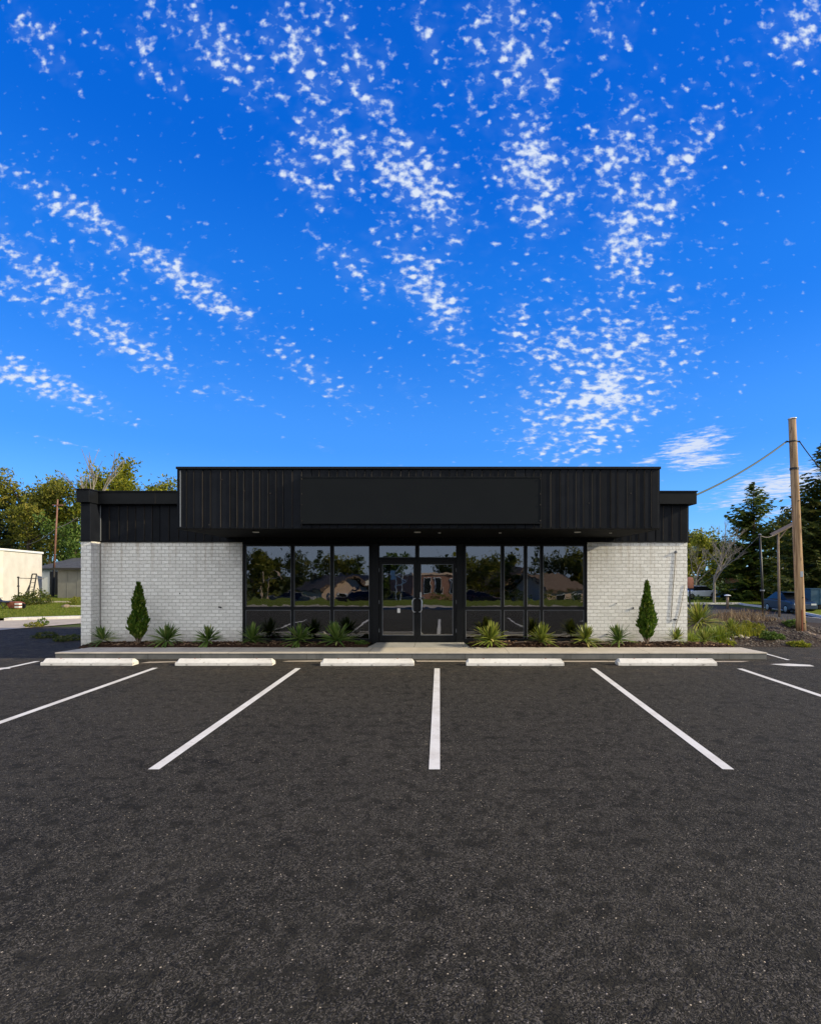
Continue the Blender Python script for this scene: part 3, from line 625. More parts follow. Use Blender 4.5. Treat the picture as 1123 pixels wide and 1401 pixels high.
# storefront windows
YG = 12.875
def sheet(x0, x1, z0, z1, y=YG, jit=0.):
    mb = MB(); d = jit
    mb.add([(x0, y-d, z0), (x1, y+d, z0), (x1, y+d*.6, z1), (x0, y-d*.4, z1), (x0, y+.01-d, z0), (x1, y+.01+d, z0), (x1, y+.01+d*.6, z1), (x0, y+.01-d*.4, z1)],
           [(0, 1, 2, 3), (5, 4, 7, 6), (0, 4, 5, 1), (1, 5, 6, 2), (2, 6, 7, 3), (3, 7, 4, 0)])
    return mb
def window_bay(xs_px, mull_px, ztr, name='shop_window', hw=.036):
    xa, xb = xs_px; y0, y1 = YW+.035, YW+.145
    mb = MB(); zb0 = .10
    mb.box(xa, xa+.07, y0, y1, zb0, ZH); mb.box(xb-.07, xb, y0, y1, zb0, ZH)
    mb.box(xa+.071, xb-.071, y0, y1, ZH-.045, ZH); mb.box(xa+.071, xb-.071, y0, y1, zb0, zb0+.13)
    ms = [at(m, YW+.04) for m in mull_px]
    for m in ms: mb.box(m-hw, m+hw, y0, y1, zb0+.131, ZH-.046)
    ed = [xa+.07] + [v for m in ms for v in (m-hw, m+hw)] + [xb-.07]
    for i in range(0, len(ed), 2): mb.box(ed[i]+.001, ed[i+1]-.001, y0+.002, y1, ztr-.04, ztr+.04)
    fr = P(mb, name, 'frame')
    bd = MB()
    for i in range(0, len(ed), 2):
        a, b = ed[i]+.002, ed[i+1]-.002
        for (za, zb) in ((zb0+.132, ztr-.041), (ztr+.041, ZH-.047)):
            P(sheet(a, b, za, zb, YG, random.Random(a*9+za).uniform(-.004, .004)), 'pane', 'glass', fr)
            g = .014
            bd.box(a, b, YG-.022, YG-.008, zb-g, zb); bd.box(a, a+g*.8, YG-.022, YG-.008, za, zb-g-.001); bd.box(b-g*.8, b, YG-.022, YG-.008, za, zb-g-.001)
    P(bd, 'glazing_bead', 'bead', fr)
    return fr
window_bay((WL0, at(509, 12.84)), (400, 454), 1.0)
window_bay((at(633, 12.84), WR1), (687.5, 719, 741), 1.0)
# entrance: posts, transom lights, pair of doors
y0, y1 = YW+.02, YW+.15
DX0, DX1 = at(518, 12.83), at(624.5, 12.83); DC = at(570.7, 12.83); DZ = .155; DT = hz(766, 12.83)
mb = MB(); mb.box(at(509.3, 12.84), DX0-.001, y0-.02, y1, .10, ZH); mb.box(DX1+.001, at(632.7, 12.84), y0-.02, y1, .10, ZH)
mb.box(DX0, DX1, y0, y1, ZH-.035, ZH); mb.box(DX0, DX1, y0, y1, DT-.003, DT+.055); mb.box(DC-.04, DC+.04, y0, y1, DT+.056, ZH-.036)
ent = P(mb, 'entrance_frame', 'frame', bevel=.004)
bd = MB()
for a, b in ((DX0+.004, DC-.043), (DC+.043, DX1-.004)):
    P(sheet(a, b, DT+.057, ZH-.037), 'pane', 'glass', ent)
    for (q0, q1, r0, r1) in ((a, b, ZH-.05, ZH-.038), (a, b, DT+.058, DT+.07), (a, a+.012, DT+.071, ZH-.051), (b-.012, b, DT+.071, ZH-.051)): bd.box(q0, q1, YG-.022, YG-.008, r0, r1)
P(bd, 'glazing_bead', 'bead', ent)
P(MB().box(DX0-.02, DX1+.02, YW-.02, YW+.15, .12, .154), 'threshold', 'trim')
def door(x0, x1, s):
    mb = MB(); st = .085; tr = .10; br = .16; ya, yb = YW+.045, YW+.10
    z0, z1 = DZ+.004, DT-.008
    mb.box(x0, x0+st, ya, yb, z0, z1); mb.box(x1-st, x1, ya, yb, z0, z1); mb.box(x0+st, x1-st, ya, yb, z1-tr, z1); mb.box(x0+st, x1-st, ya, yb, z0, z0+br)
    d = P(mb, 'entrance_door', 'frame')
    ga, gb, za, zb = x0+st+.001, x1-st-.001, z0+br+.001, z1-tr-.001
    P(sheet(ga, gb, za, zb, YG-.01, .002*s), 'pane', 'glass_door', d)
    b2 = MB(); g = .011
    for (q0, q1, r0, r1) in ((ga, gb, zb-g, zb), (ga, gb, za, za+g), (ga, ga+g, za+g+.001, zb-g-.001), (gb-g, gb, za+g+.001, zb-g-.001)): b2.box(q0, q1, YG-.034, YG-.022, r0, r1)
    P(b2, 'glazing_bead', 'bead', d)
    # curved pull handle on the meeting stile
    hx = (x1 if s > 0 else x0) - s*.042; zc = hz(828.5, 12.7); hh = .17; ox = -s*.075
    pts = [(hx, ya, zc+hh), (hx, ya-.055, zc+hh), (hx+ox*.55, ya-.07, zc+hh-.005), (hx+ox, ya-.075, zc+hh-.06), (hx+ox, ya-.075, zc-hh+.06), (hx+ox*.55, ya-.07, zc-hh+.005), (hx, ya-.055, zc-hh), (hx, ya, zc-hh)]
    P(MB().tube(pts, .013, 8), 'handle', 'steel', d, smooth=True)
    for hz_ in (z0+.28, z0+1.0, z1-.25):
        hx2 = x0+.004 if s > 0 else x1-.004
        P(MB().tube([(hx2, ya-.012, hz_-.045), (hx2, ya-.012, hz_+.045)], .011, 8), 'hinge', 'bead', d)
    return d
dl = door(DX0+.004, DC-.003, 1); dr = door(DC+.003, DX1-.004, -1)
P(MB().box(at(543.5, 12.85), at(547.5, 12.85), YG-.024, YG-.0205, hz(838.5, 12.85), hz(832.5, 12.85)), 'notice_sticker', 'whitep', dl)
P(MB().box(at(574.6, 12.8), at(576.6, 12.8), YW+.036, YW+.0445, hz(818, 12.8), hz(810.5, 12.8)), 'lock_plate', 'chrome', dr)
# room behind the glass
P(MB().box(XL+.26, XI, YW+.26, YS-.26, .08, .14), 'interior_floor', 'floor'); P(MB().box(XI+.001, XR-.26, YW+.26, YB-.26, .08, .14), 'interior_floor', 'floor'); P(MB().box(XI+.26, XR-.26, YW+7.0, YW+7.1, .145, ZC-.05), 'interior_wall', 'inwall')
P(MB().box(XL+.26, XI, YW+.26, YS-.26, ZC+.04, ZC+.1), 'ceiling', 'soffit'); P(MB().box(XI+.001, XR-.26, YW+.26, YB-.26, ZC+.04, ZC+.1), 'ceiling', 'soffit')
# small fittings on the brick: conduit wires, hooks, vent marks
def wire(pts, r, mat='greybark', name='wall_wire'): P(MB().tube(pts, r, 6), name, mat, smooth=True)
yw = YW-.010
wire([(at(924.5, yw), yw, hz(755, yw)), (at(922, yw), yw, hz(790, yw)), (at(917.5, yw), yw, hz(850, yw))], .007)
wire([(at(937, yw), yw, hz(800, yw)), (at(930, yw), yw, hz(838, yw)), (at(921, yw), yw, hz(868, yw))], .006)
P(MB().lathe((at(924.5, yw), yw, hz(757, yw)), [(.012, 0), (.035, .01), (.035, .05), (.015, .065)], 12), 'wire_clip', 'bead')
for (qx, qy, ww, hh) in ((301, 831, .035, .015), (923.5, 847.5, .035, .014), (866, 832, .012, .02), (830, 868, .018, .012), (843, 826, .008, .008), (246, 812, .007, .007)):
    P(MB().obox((at(qx, yw), yw-.005, hz(qy, yw)), (ww, 0, -.006), (0, .013, 0), (0, 0, hh)), 'wall_stub', 'black')

# ------------------------------------------------------------------ wheel stops
SG = 'white wheel stops along the kerb'
def wheel_stop(x0, x1, yf, label, tilt=0.):
    L = x1-x0; t = thing('wheel_stop', label, 'wheel stop', ((x0+x1)/2, yf, .006), tilt, SG)
    h = .125; mb = MB(); rnd = random.Random(x0)
    secs = [(-L/2, .52, .0, .5), (-L/2+.045, 1, .04, 1), (-L/2+.5, .99, 0, 1), (0, 1, 0, 1), (L/2-.5, .99, 0, 1), (L/2-.045, 1, .04, 1), (L/2, .52, 0, .5)]
    prof = [(0, 0), (.006, .42), (.014, .50), (.075, .97), (.085, 1.), (.145, 1.), (.155, .97), (.205, .50), (.215, 0)]
    for (x, hf, e, _) in secs:
        hf = max(hf, .35)
        for (y, z) in prof: mb.v.append((x, y, z*h*(min(1, hf/max(z, .01)) if z > .5 else 1)))
    n = len(prof)
    mb.f = [(i*n+k, (i+1)*n+k, (i+1)*n+k+1, i*n+k+1) for i in range(len(secs)-1) for k in range(n-1)] + [tuple(range(n-1, -1, -1)), tuple((len(secs)-1)*n+k for k in range(n))]
    o = mb.build('stop_body', 'stop', t, bevel=.006); fixn(o)
    for q_ in (-.32, .32): MB().lathe((q_*L, .11, h*.94), [(.014, 0), (.016, .012), (.008, .016)], 10).build('anchor_pin', 'rust', t)
    for q_ in (-.38, .05, .36): MB().box(q_*L-.022, q_*L+.022, .001, .03, -.002, .02).build('drain_notch', 'black', t)
    return t
wheel_stop(-8.06, -6.18, 10.34, 'white wheel stop at far left, in front of the brick pier', R(-.8))
wheel_stop(-5.32, -3.36, 10.33, 'white wheel stop below the left brick wall, between slanting lines', R(.3))
wheel_stop(-2.38, -.50, 10.31, 'white wheel stop just left of the central parking line', R(.2))
wheel_stop(.56, 2.53, 10.31, 'white wheel stop just right of the central parking line', R(-.2))
wheel_stop(3.63, 5.62, 10.33, 'white wheel stop below the right columnar conifer', R(-.3))

# ------------------------------------------------------------------ plants of the bed
def rosette(seed, n, L, wd, up=.35, droop=.25):
    rnd = random.Random(seed); mb = MB()
    for i in range(n):
        az = rnd.uniform(0, 6.283); el = R(-6) + R(94)*(rnd.random()**.9) ; l = L*rnd.uniform(.75, 1.08)*(.85+.15*math.cos(el)); ww = wd*rnd.uniform(.8, 1.15)
        d = Vector((math.cos(az)*math.cos(el), math.sin(az)*math.cos(el), math.sin(el))); s = Vector((-math.sin(az), math.cos(az), 0)); nn = s.cross(d)
        base = d*.03 + Vector((0, 0, .09 + .07*rnd.random())); vs = []
        for k, (t, w_) in enumerate(((0, .55), (.3, 1), (.7, .78), (.92, .32), (1.0, .03))):
            p = base + d*(l*t) - Vector((0, 0, droop*l*t*t*math.cos(el))) ; fold = nn*(ww*w_*.35)
            vs += [p - s*ww*w_ - fold*-1, p, p + s*ww*w_ + fold]
        fs = [(k*3+j, k*3+j+1, k*3+j+4, k*3+j+3) for k in range(4) for j in range(2)]
        mb.add(vs, fs)
    return mb
YG_ = 'spiky yuccas in the front bed'
def yucca(px, ybase, d, size, seed, label, mat='yucca', n=62):
    o = rosette(seed, n, size, .017*size/.4+.003).build('yucca', mat); o.location = (at(px, d), d, .165); o.rotation_euler = (R(12)*math.sin(seed*1.7), R(12)*math.cos(seed*2.3), seed)
    tag(o, label, 'yucca', YG_); return o
for k, (px, sz, lab, mt, d) in enumerate([
 (143, .30, 'small yucca beside the white brick pier, left end of the bed', 'yucca', 12.28),
 (227, .36, 'wide yucca just right of the left columnar conifer', 'yucca', 12.2),
 (285.5, .32, 'yucca in front of the middle of the left brick wall', 'yucca', 12.25),
 (343.5, .36, 'yucca at the corner where the left brick meets the window', 'yucca', 12.2),
 (408.5, .36, 'yucca below the second pane of the left window', 'yucca', 12.22),
 (462, .41, 'large yucca nearest the doors on their left', 'yucca', 12.15),
 (669, .41, 'large bright yucca nearest the doors on their right', 'yucca2', 12.15),
 (739, .36, 'yucca with yellow lower leaves below the narrow middle panes', 'yucca2', 12.18),
 (800, .34, 'sparse yellowish yucca at the right end of the right window', 'yucca2', 12.15),
 (848, .34, 'dark yucca just left of the right columnar conifer', 'yucca', 12.2),
 (921, .27, 'small rounded yucca near the right end of the brick wall', 'yucca2', 12.3)]):
    yucca(px, 0, d, sz*1.30, 31+k*7, lab, mt, 95 if sz > .3 else 80)

def cypress(px, d, h, rmax, seed, label):
    rnd = random.Random(seed); t = thing('columnar_conifer', label, 'conifer', (at(px, d), d, .14), 0, 'columnar conifers against the brick')
    MB().tube([(0, 0, 0), (.01, .0, h*.3), (0, 0, h*.8)], [.03, .025, .008], 7).build('trunk', 'bark', t)
    for j in range(6): a_ = j*1.05+seed; MB().tube([(0, 0, .02), (math.cos(a_)*.10, math.sin(a_)*.10, h*.16), (math.cos(a_)*.15, math.sin(a_)*.15, h*.3)], [.014, .010, .006], 5).build('stem', 'woodgrey', t)
    mb = MB(); N = 1500
    lumps = [(rnd.uniform(0, 6.28), rnd.uniform(.05, .9), rnd.uniform(.17, .34)) for _ in range(34)]
    for i in range(N):
        u = rnd.random()**1.15; z = h*(.10 + .86*u); az = rnd.uniform(0, 6.28)
        prof = (math.sin(min(1, (u+.06)/.34)*math.pi/2))*(1-max(0, (u-.22)/.78))**.75
        lump = max([max(0, 1-math.hypot(((az-a+3.14) % 6.28-3.14)*.9, (u-b)/c*1.2)) for a, b, c in lumps])
        r = rmax*prof*(.42 + .72*lump)*math.sqrt(rnd.uniform(.45, 1)) + .006
        p = Vector((math.cos(az)*r, math.sin(az)*r, z)); out = Vector((math.cos(az), math.sin(az), 0))
        d_ = (out*rnd.uniform(.2, .75) + Vector((rnd.uniform(-.3, .3), rnd.uniform(-.3, .3), 1.2))).normalized(); l = rnd.uniform(.08, .155)*(1-.4*u); ww = l*.29
        s = d_.cross(out).normalized() if rnd.random() < .6 else Vector((rnd.gauss(0, 1), rnd.gauss(0, 1), .2)).normalized()
        n = s.cross(d_)
        mb.add([p, p+d_*l*.45-s*ww+n*ww*.3, p+d_*l, p+d_*l*.45+s*ww+n*ww*.3, p+d_*l*.4-n*ww*.6], [(0, 4, 1), (1, 4, 2), (4, 3, 2), (0, 3, 4)])
    mb.build('foliage', 'cypress', t)
    return t
cypress(189.5, 12.3, 1.54, .215, 5, 'columnar conifer before the left brick wall')
cypress(884.5, 12.3, 1.58, .21, 9, 'columnar conifer before the right brick wall').rotation_euler = (0, R(1.8), 1.1)

def tuft(name, loc, n, L, wd, seed, mat, label, cat, group=None, spread=.12, up=1.2):
    rnd = random.Random(seed); mb = MB()
    for i in range(n):
        az = rnd.uniform(0, 6.283); lean = abs(rnd.gauss(.45, .28)); l = L*rnd.uniform(.55, 1.1); s = Vector((-math.sin(az), math.cos(az), 0))
        b = Vector((rnd.gauss(0, spread), rnd.gauss(0, spread), 0)); o = Vector((math.cos(az), math.sin(az), 0)); vs = []
        for t in (0, .4, .75, 1.):
            p = b + o*(l*lean*t**1.6) + Vector((0, 0, l*(t*math.cos(lean*.6) - .35*lean*t*t))); ww = wd*(1-t*.92); vs += [p-s*ww, p+s*ww]
        mb.add(vs, [(0, 1, 3, 2), (2, 3, 5, 4), (4, 5, 7, 6)])
    o = mb.build(name, mat); o.location = loc; tag(o, label, cat, group); return o
def shrub(name, loc, rx, rz, n, leaf, seed, mat, label, cat, group=None):
    rnd = np.random.RandomState(seed); mb = MB()
    for i in range(n):
        v = rnd.normal(0, 1, 3); v /= np.linalg.norm(v); r = rnd.uniform(.4, 1)**.4*(1+.25*math.sin(v[0]*5+seed)*math.cos(v[1]*4+v[2]*3))
        p = Vector((v[0]*rx*r, v[1]*rx*r, max(.02, rz*(.45+.75*v[2]*r)))); leafq(mb, p, leaf*rnd.uniform(.6, 1.3), rnd)
    o = mb.build(name, mat); o.location = loc; tag(o, label, cat, group); return o
def leafq(mb, p, s, rnd):
    a = Vector(rnd.normal(0, 1, 3)).normalized(); b = a.cross(Vector(rnd.normal(0, 1, 3))).normalized(); c = a.cross(b)*.25
    mb.add([p-a*s, p+b*s*.45+c*s, p+a*s, p-b*s*.45+c*s], [(0, 1, 2, 3)])

# small ground cover and litter in the bed
shrub('ground_plant', (at(494, 12.25), 12.25, .16), .17, .09, 260, .03, 4, 'green', 'low bright green plant beside the entrance walk', 'plant')
def litter(n, seed):
    rnd = random.Random(seed); mb = MB()
    for i in range(n):
        x = rnd.choice([rnd.uniform(-8.2, -1.8), rnd.uniform(.9, 6.8)]); y = rnd.uniform(11.97, 12.72); L = rnd.uniform(.015, .05); a = rnd.uniform(0, 3.14); z = .187+rnd.uniform(-.01, .02)
        mb.obox((x, y, z), (math.cos(a)*L, math.sin(a)*L, rnd.uniform(-.01, .01)), (-math.sin(a)*L*.3, math.cos(a)*L*.3, .004), (0, 0, .005))
    o = mb.build('mulch_chips', varied('mulch_chip', (.09, .05, .03), (.22, .14, .085), 9., .9, .2, island=.6)); o['kind'] = 'stuff'
litter(900, 8)
def twig(px, d, L, ang, z, label):
    o = MB().tube([(-L/2, 0, 0), (0, .01, .02), (L/2, -.01, .01)], [.012, .016, .008], 6).build('fallen_branch', 'woodgrey'); o.location = (at(px, d), d, z); o.rotation_euler = (0, 0, ang); tag(o, label, 'branch')
twig(830, 12.12, .75, .05, .2, 'long bare branch lying under the dark yucca'); twig(773, 12.35, .5, -.1, .2, 'short pale branch lying beside the sparse yellowish yucca'); twig(715, 12.3, .45, .2, .21, 'short branch lying under the narrow window panes')
def rock(name, loc, r, seed, mat, label, group=None):
    rnd = np.random.RandomState(seed); bm = bmesh.new(); bmesh.ops.create_icosphere(bm, subdivisions=2, radius=1)
    ph = rnd.uniform(0, 6, 6)
    for v in bm.verts:
        k = 1+.18*math.sin(v.co.x*3+ph[0])+.15*math.sin(v.co.y*4+ph[1])+.12*math.sin(v.co.z*5+ph[2]); v.co *= k*r; v.co.z *= .6; v.co.x *= 1+.3*math.sin(ph[3])
    me = bpy.data.meshes.new(name); bm.to_mesh(me); bm.free(); o = bpy.data.objects.new(name, me); COL.objects.link(o); me.materials.append(MAT[mat]); o.location = loc
    tag(o, label, 'rock', group); return o

# ------------------------------------------------------------------ right-hand mound, its plants and poles
def mound_z(x, y):
    e = sst(13.1, 14.0, y)*sst(22.5, 18.5, y)*sst(6.3, 7.2, x)*sst(14.8, 11.0, x + (y-14)*.05)
    b = .44*math.exp(-((x-9.7)/1.9)**2 - ((y-16.9)/1.7)**2) + .10
    return b*e + .035*e*(math.sin(x*3.1+y*2.3)+math.sin(x*7.3-y*5.1)*.6) + gz(x, y)
struct(grid('gravel_mound', 'gravel', axis((6.3, 14.8, 70)), axis((13.0, 22.6, 80)), .0, lambda x, y: mound_z(x, y) + .0085))
def on(px, py, d): x = at(px, d); return (x, d, mound_z(x, d))
t = thing('tall_yucca', 'tall spiky yucca on a short stem behind the corner of the white brick wall', 'yucca', on(956, 0, 14.3))
MB().tube([(0, 0, -.05), (.02, 0, .3), (0, 0, .42)], [.09, .08, .06], 8).build('stem', 'bark', t)
o = rosette(91, 170, .70, .022).build('leaves', 'yucca2', t); o.location = (0, 0, .32)
for k, (px, d_, L_, lb) in enumerate(((984, 13.35, .48, 'bright spiky yucca at the right foot of the grass clump'), (1000, 14.2, .44, 'spiky yucca on the front slope of the mound'))):
    o = rosette(140+k, 80, L_, .019).build('yucca', 'yucca2'); o.location = on(px, 0, d_); tag(o, lb, 'yucca')
tuft('ornamental_grass', on(975, 0, 13.5), 460, .52, .010, 2, 'lime', 'broad arching clump of bright green grass beside the brick corner', 'ornamental grass', None, .16)
tuft('ornamental_grass', on(1009, 0, 14.2), 320, .42, .009, 3, 'ygreen', 'paler olive grass clump at the foot of the gravel mound', 'ornamental grass', None, .22)
tuft('ornamental_grass', on(948, 0, 13.2), 300, .52, .009, 4, 'lime', 'yellow green grass tuft pressed against the brick corner', 'ornamental grass', None, .12)
o = rosette(77, 46, .42, .02).build('yucca', 'yucca2'); o.location = (at(963, 12.6), 12.6, .1); tag(o, 'small yellow green yucca in front of the grass clump past the brick corner', 'yucca', YG_)
shrub('ground_plant', on(990, 0, 13.15), .30, .13, 300, .05, 5, 'ygreen', 'flat yellow green creeper at the kerb end of the bed', 'plant')
shrub('shrub', on(1026, 0, 14.6), .42, .30, 700, .05, 6, 'olive', 'round olive shrub on the front slope of the mound', 'shrub')
shrub('ground_plant', on(1053, 0, 13.75), .22, .17, 380, .045, 7, 'green', 'low green plant on gravel between mound and timber pole', 'plant')
shrub('ground_plant', on(1066, 0, 13.9), .13, .12, 200, .04, 8, 'green', 'smaller green plant nearer the timber pole', 'plant')
shrub('ground_plant', on(1092, 0, 13.15), .24, .10, 420, .05, 9, 'ygreen', 'sparse flowering weed on the lot edge below the timber pole', 'plant')
shrub('ground_plant', on(1086, 0, 15.6), .3, .16, 260, .06, 10, 'green', 'green weed just behind the foot of the timber pole', 'plant')
shrub('ground_plant', on(1045, 0, 19.2), .5, .16, 300, .06, 12, 'ygreen', 'weed patch around the foot of the thin black post', 'plant')
rnd = random.Random(5)
for k, (px, d, L) in enumerate(((1003, 16.6, .30), (1030, 16.8, .24), (1015, 16.4, .28), (1044, 16.2, .18), (1027, 16.0, .24), (990, 15.9, .42))):
    lab = ['dry straw heap at the crest of the mound', 'dry straw hanging down the mound towards the road', 'dry brown straw in the middle of the mound', 'dry stalks on the road side of the mound', 'thin dry straw low on the mound front', 'dry brown stalks behind the bright grass clump'][k]
    tuft('dry_grass', on(px, 0, d), 110, L, .008, 40+k, 'straw', lab, 'dry grass', 'dry grass on the mound', .32)
for k, (px, d, r) in enumerate(((997, 13.9, .07), (1006, 13.95, .06), (1014, 13.9, .08), (1022, 13.85, .06), (1031, 13.95, .05), (1103, 14.7, .11), (1111, 14.2, .08), (1119, 13.9, .12), (1126, 14.1, .1))):
    lab = 'pale stone in the short row edging the mound' if k < 5 else 'brown stone right of the timber pole'
    rock('stone', on(px, 0, d), r, k, 'stone' if k < 5 else 'woodgrey', lab, 'pale stones edging the mound' if k < 5 else 'brown stones by the timber pole')
def gravelbits(n):
    rnd = random.Random(2); mb = MB()
    for i in range(n):
        y = rnd.uniform(13.1, 17); x = at(rnd.uniform(985, 1135), y); s = rnd.uniform(.008, .028)
        mb.obox((x, y, mound_z(x, y)+.012), (s, s*.3, 0), (-s*.2, s*.8, .2*s), (0, s*.1, s*.6))
    o = mb.build('loose_gravel', varied('gravel_bit', (.045, .038, .032), (.11, .092, .078), 9., .9, .2, island=.5)); o['kind'] = 'stuff'
gravelbits(1500)
# pale bent bare branches by the brick corner
o = MB().tube([(0, 0, 0), (.15, .05, .45), (.3, .1, .6), (.5, .1, .35)], [.018, .016, .012, .008], 6).build('dead_branch', 'greybark'); o.location = on(948, 0, 14.0); tag(o, 'pale bent dead branch between brick corner and grasses', 'branch')

# timber utility pole
PB = Vector((at(1096, 14.9), 14.9, 0)); PB.z = mound_z(PB.x, PB.y) - .1
pole = thing('utility_pole', 'tall bare timber utility pole lit orange on the gravel edge', 'utility pole', PB)
HT = hz(573, 14.9) - PB.z; lean = at(1083.5, 14.9) - PB.x
def pl(z): return (lean*z/HT, 0, z)
MB().tube([pl(z) for z in np.linspace(0, HT, 9)], list(np.linspace(.125, .095, 9)), 14).build('pole_shaft', 'pole', pole, smooth=True)
zc = hz(604, 14.9) - PB.z
mb = MB(); c = pl(zc)
mb.lathe(c, [(.101, -.02), (.109, -.018), (.109, .018), (.101, .02)], 16); mb.build('cable_clamp', 'black', pole)
for s in (-1, 1): MB().tube([(c[0]+s*.12, 0, zc), (c[0]+s*.19, 0, zc)], [.018, .03], 8).build('insulator', 'black', pole)
MB().box(pl(1.75)[0]-.04, pl(1.75)[0]+.04, -.128, -.118, 1.7, 1.86).build('tag_plate', 'steel', pole); MB().lathe(pl(HT-.012), [(.104, 0), (.112, .01), (.112, .03), (.02, .05)], 14).build('pole_cap', 'steel', pole)
MB().lathe(pl(4.85), [(.112, -.03), (.118, -.028), (.118, .028), (.112, .03)], 16).build('steel_band', 'black', pole)
for zz in (.35, 1.1, 3.9): MB().tube([(pl(zz)[0], -.10, zz), (pl(zz)[0], -.15, zz)], .015, 6).build('bolt', 'black', pole)
MB().tube([(pl(.4)[0]-.05, -.135, .1), (pl(.4)[0]-.05, -.13, .75)], .018, 6).build('ground_wire_guard', 'rust', pole)
def cable(p, q_, sag, r, label, mat='black', n=26):
    mb = MB(); p = Vector(p); q_ = Vector(q_)
    mb.tube([p.lerp(q_, i/n) - Vector((0, 0, sag*4*(i/n)*(1-i/n))) for i in range(n+1)], r, 6)
    o = mb.build('overhead_cable', mat, smooth=True); tag(o, label, 'cable'); return o
pc = PB + Vector((c[0], 0, zc))
cabm = M('cable_green_grey', (.05, .07, .05), .6, .3)[0]
cable(pc - Vector((.19, 0, 0)), (XR+.17, YW+.4, hz(682, 13.1)), .12, .023, 'sagging dark cable from the timber pole to the shop parapet', cabm)
cable(pc + Vector((.19, 0, 0)), pc + Vector((7, 6, -.6)), .4, .016, 'short cable leaving the timber pole towards the right edge')

# thin black post, tilted board on wooden post, bollard
b = gp(1044, 851); hh = hz(731, b.y) - b.z
t = thing('lamp_post', 'thin dark metal post on the road side of the mound', 'post', (b.x, b.y, mound_z(b.x, b.y)-.05))
MB().tube([(0, 0, 0), (-.05, 0, hh*.5), (-.14, 0, hh)], [.045, .042, .038], 10).build('shaft', 'black', t, smooth=True); MB().lathe((-.14, 0, hh), [(.06, 0), (.07, .02), (.03, .06)], 10).build('cap', 'bead', t)
MB().lathe((-.04, 0, hh*.36), [(.06, 0), (.085, .01), (.085, .05), (.06, .06)], 10).build('collar', 'bead', t)
px_ = (b.x - .14, b.y, b.z + hh - .05)
d = 30.; bz = gz(at(1065, d), d)
t = thing('tilted_board', 'weathered tilted board on a tall wooden post beyond the road mound', 'board', (at(1066, d), d, bz-.1))
zt = hz(724, d) - bz
MB().tube([(0, 0, 0), (-.08, 0, zt)], [.075, .06], 10).build('post', 'woodgrey', t, smooth=True)
MB().obox((.1, -.14, zt+.08), (.66, 0, .34), (.02, .16, .06), (-.02, -.01, .03)).build('board', 'woodgrey', t)
MB().tube([(-.05, 0, zt-.5), (.4, -.05, zt+.1)], .035, 6).build('brace', 'woodgrey', t)
cable(px_, (at(950, 45), 45, hz(803, 45)), .3, .013, 'lower slack wire from the black post down to the left trees', 'greybark')
cable(px_, (at(1058, 30), 30, hz(732, 30)), .1, .014, 'short wire between black post and tilted board', 'greybark')
b = gp(995, 833)
t = thing('bollard_light', 'short bollard with pale domed cap on the near edge of the road', 'bollard', (b.x, b.y, b.z))
hh = hz(812.5, b.y) - b.z
MB().tube([(0, 0, 0), (0, 0, hh*.86)], [.11, .10], 12).build('post', 'woodgrey', t, smooth=True); MB().lathe((0, 0, hh*.86), [(.10, 0), (.26, .0), (.27, .03), (.19, .09), (.07, .12)], 16).build('cap', 'whitep', t, smooth=True)

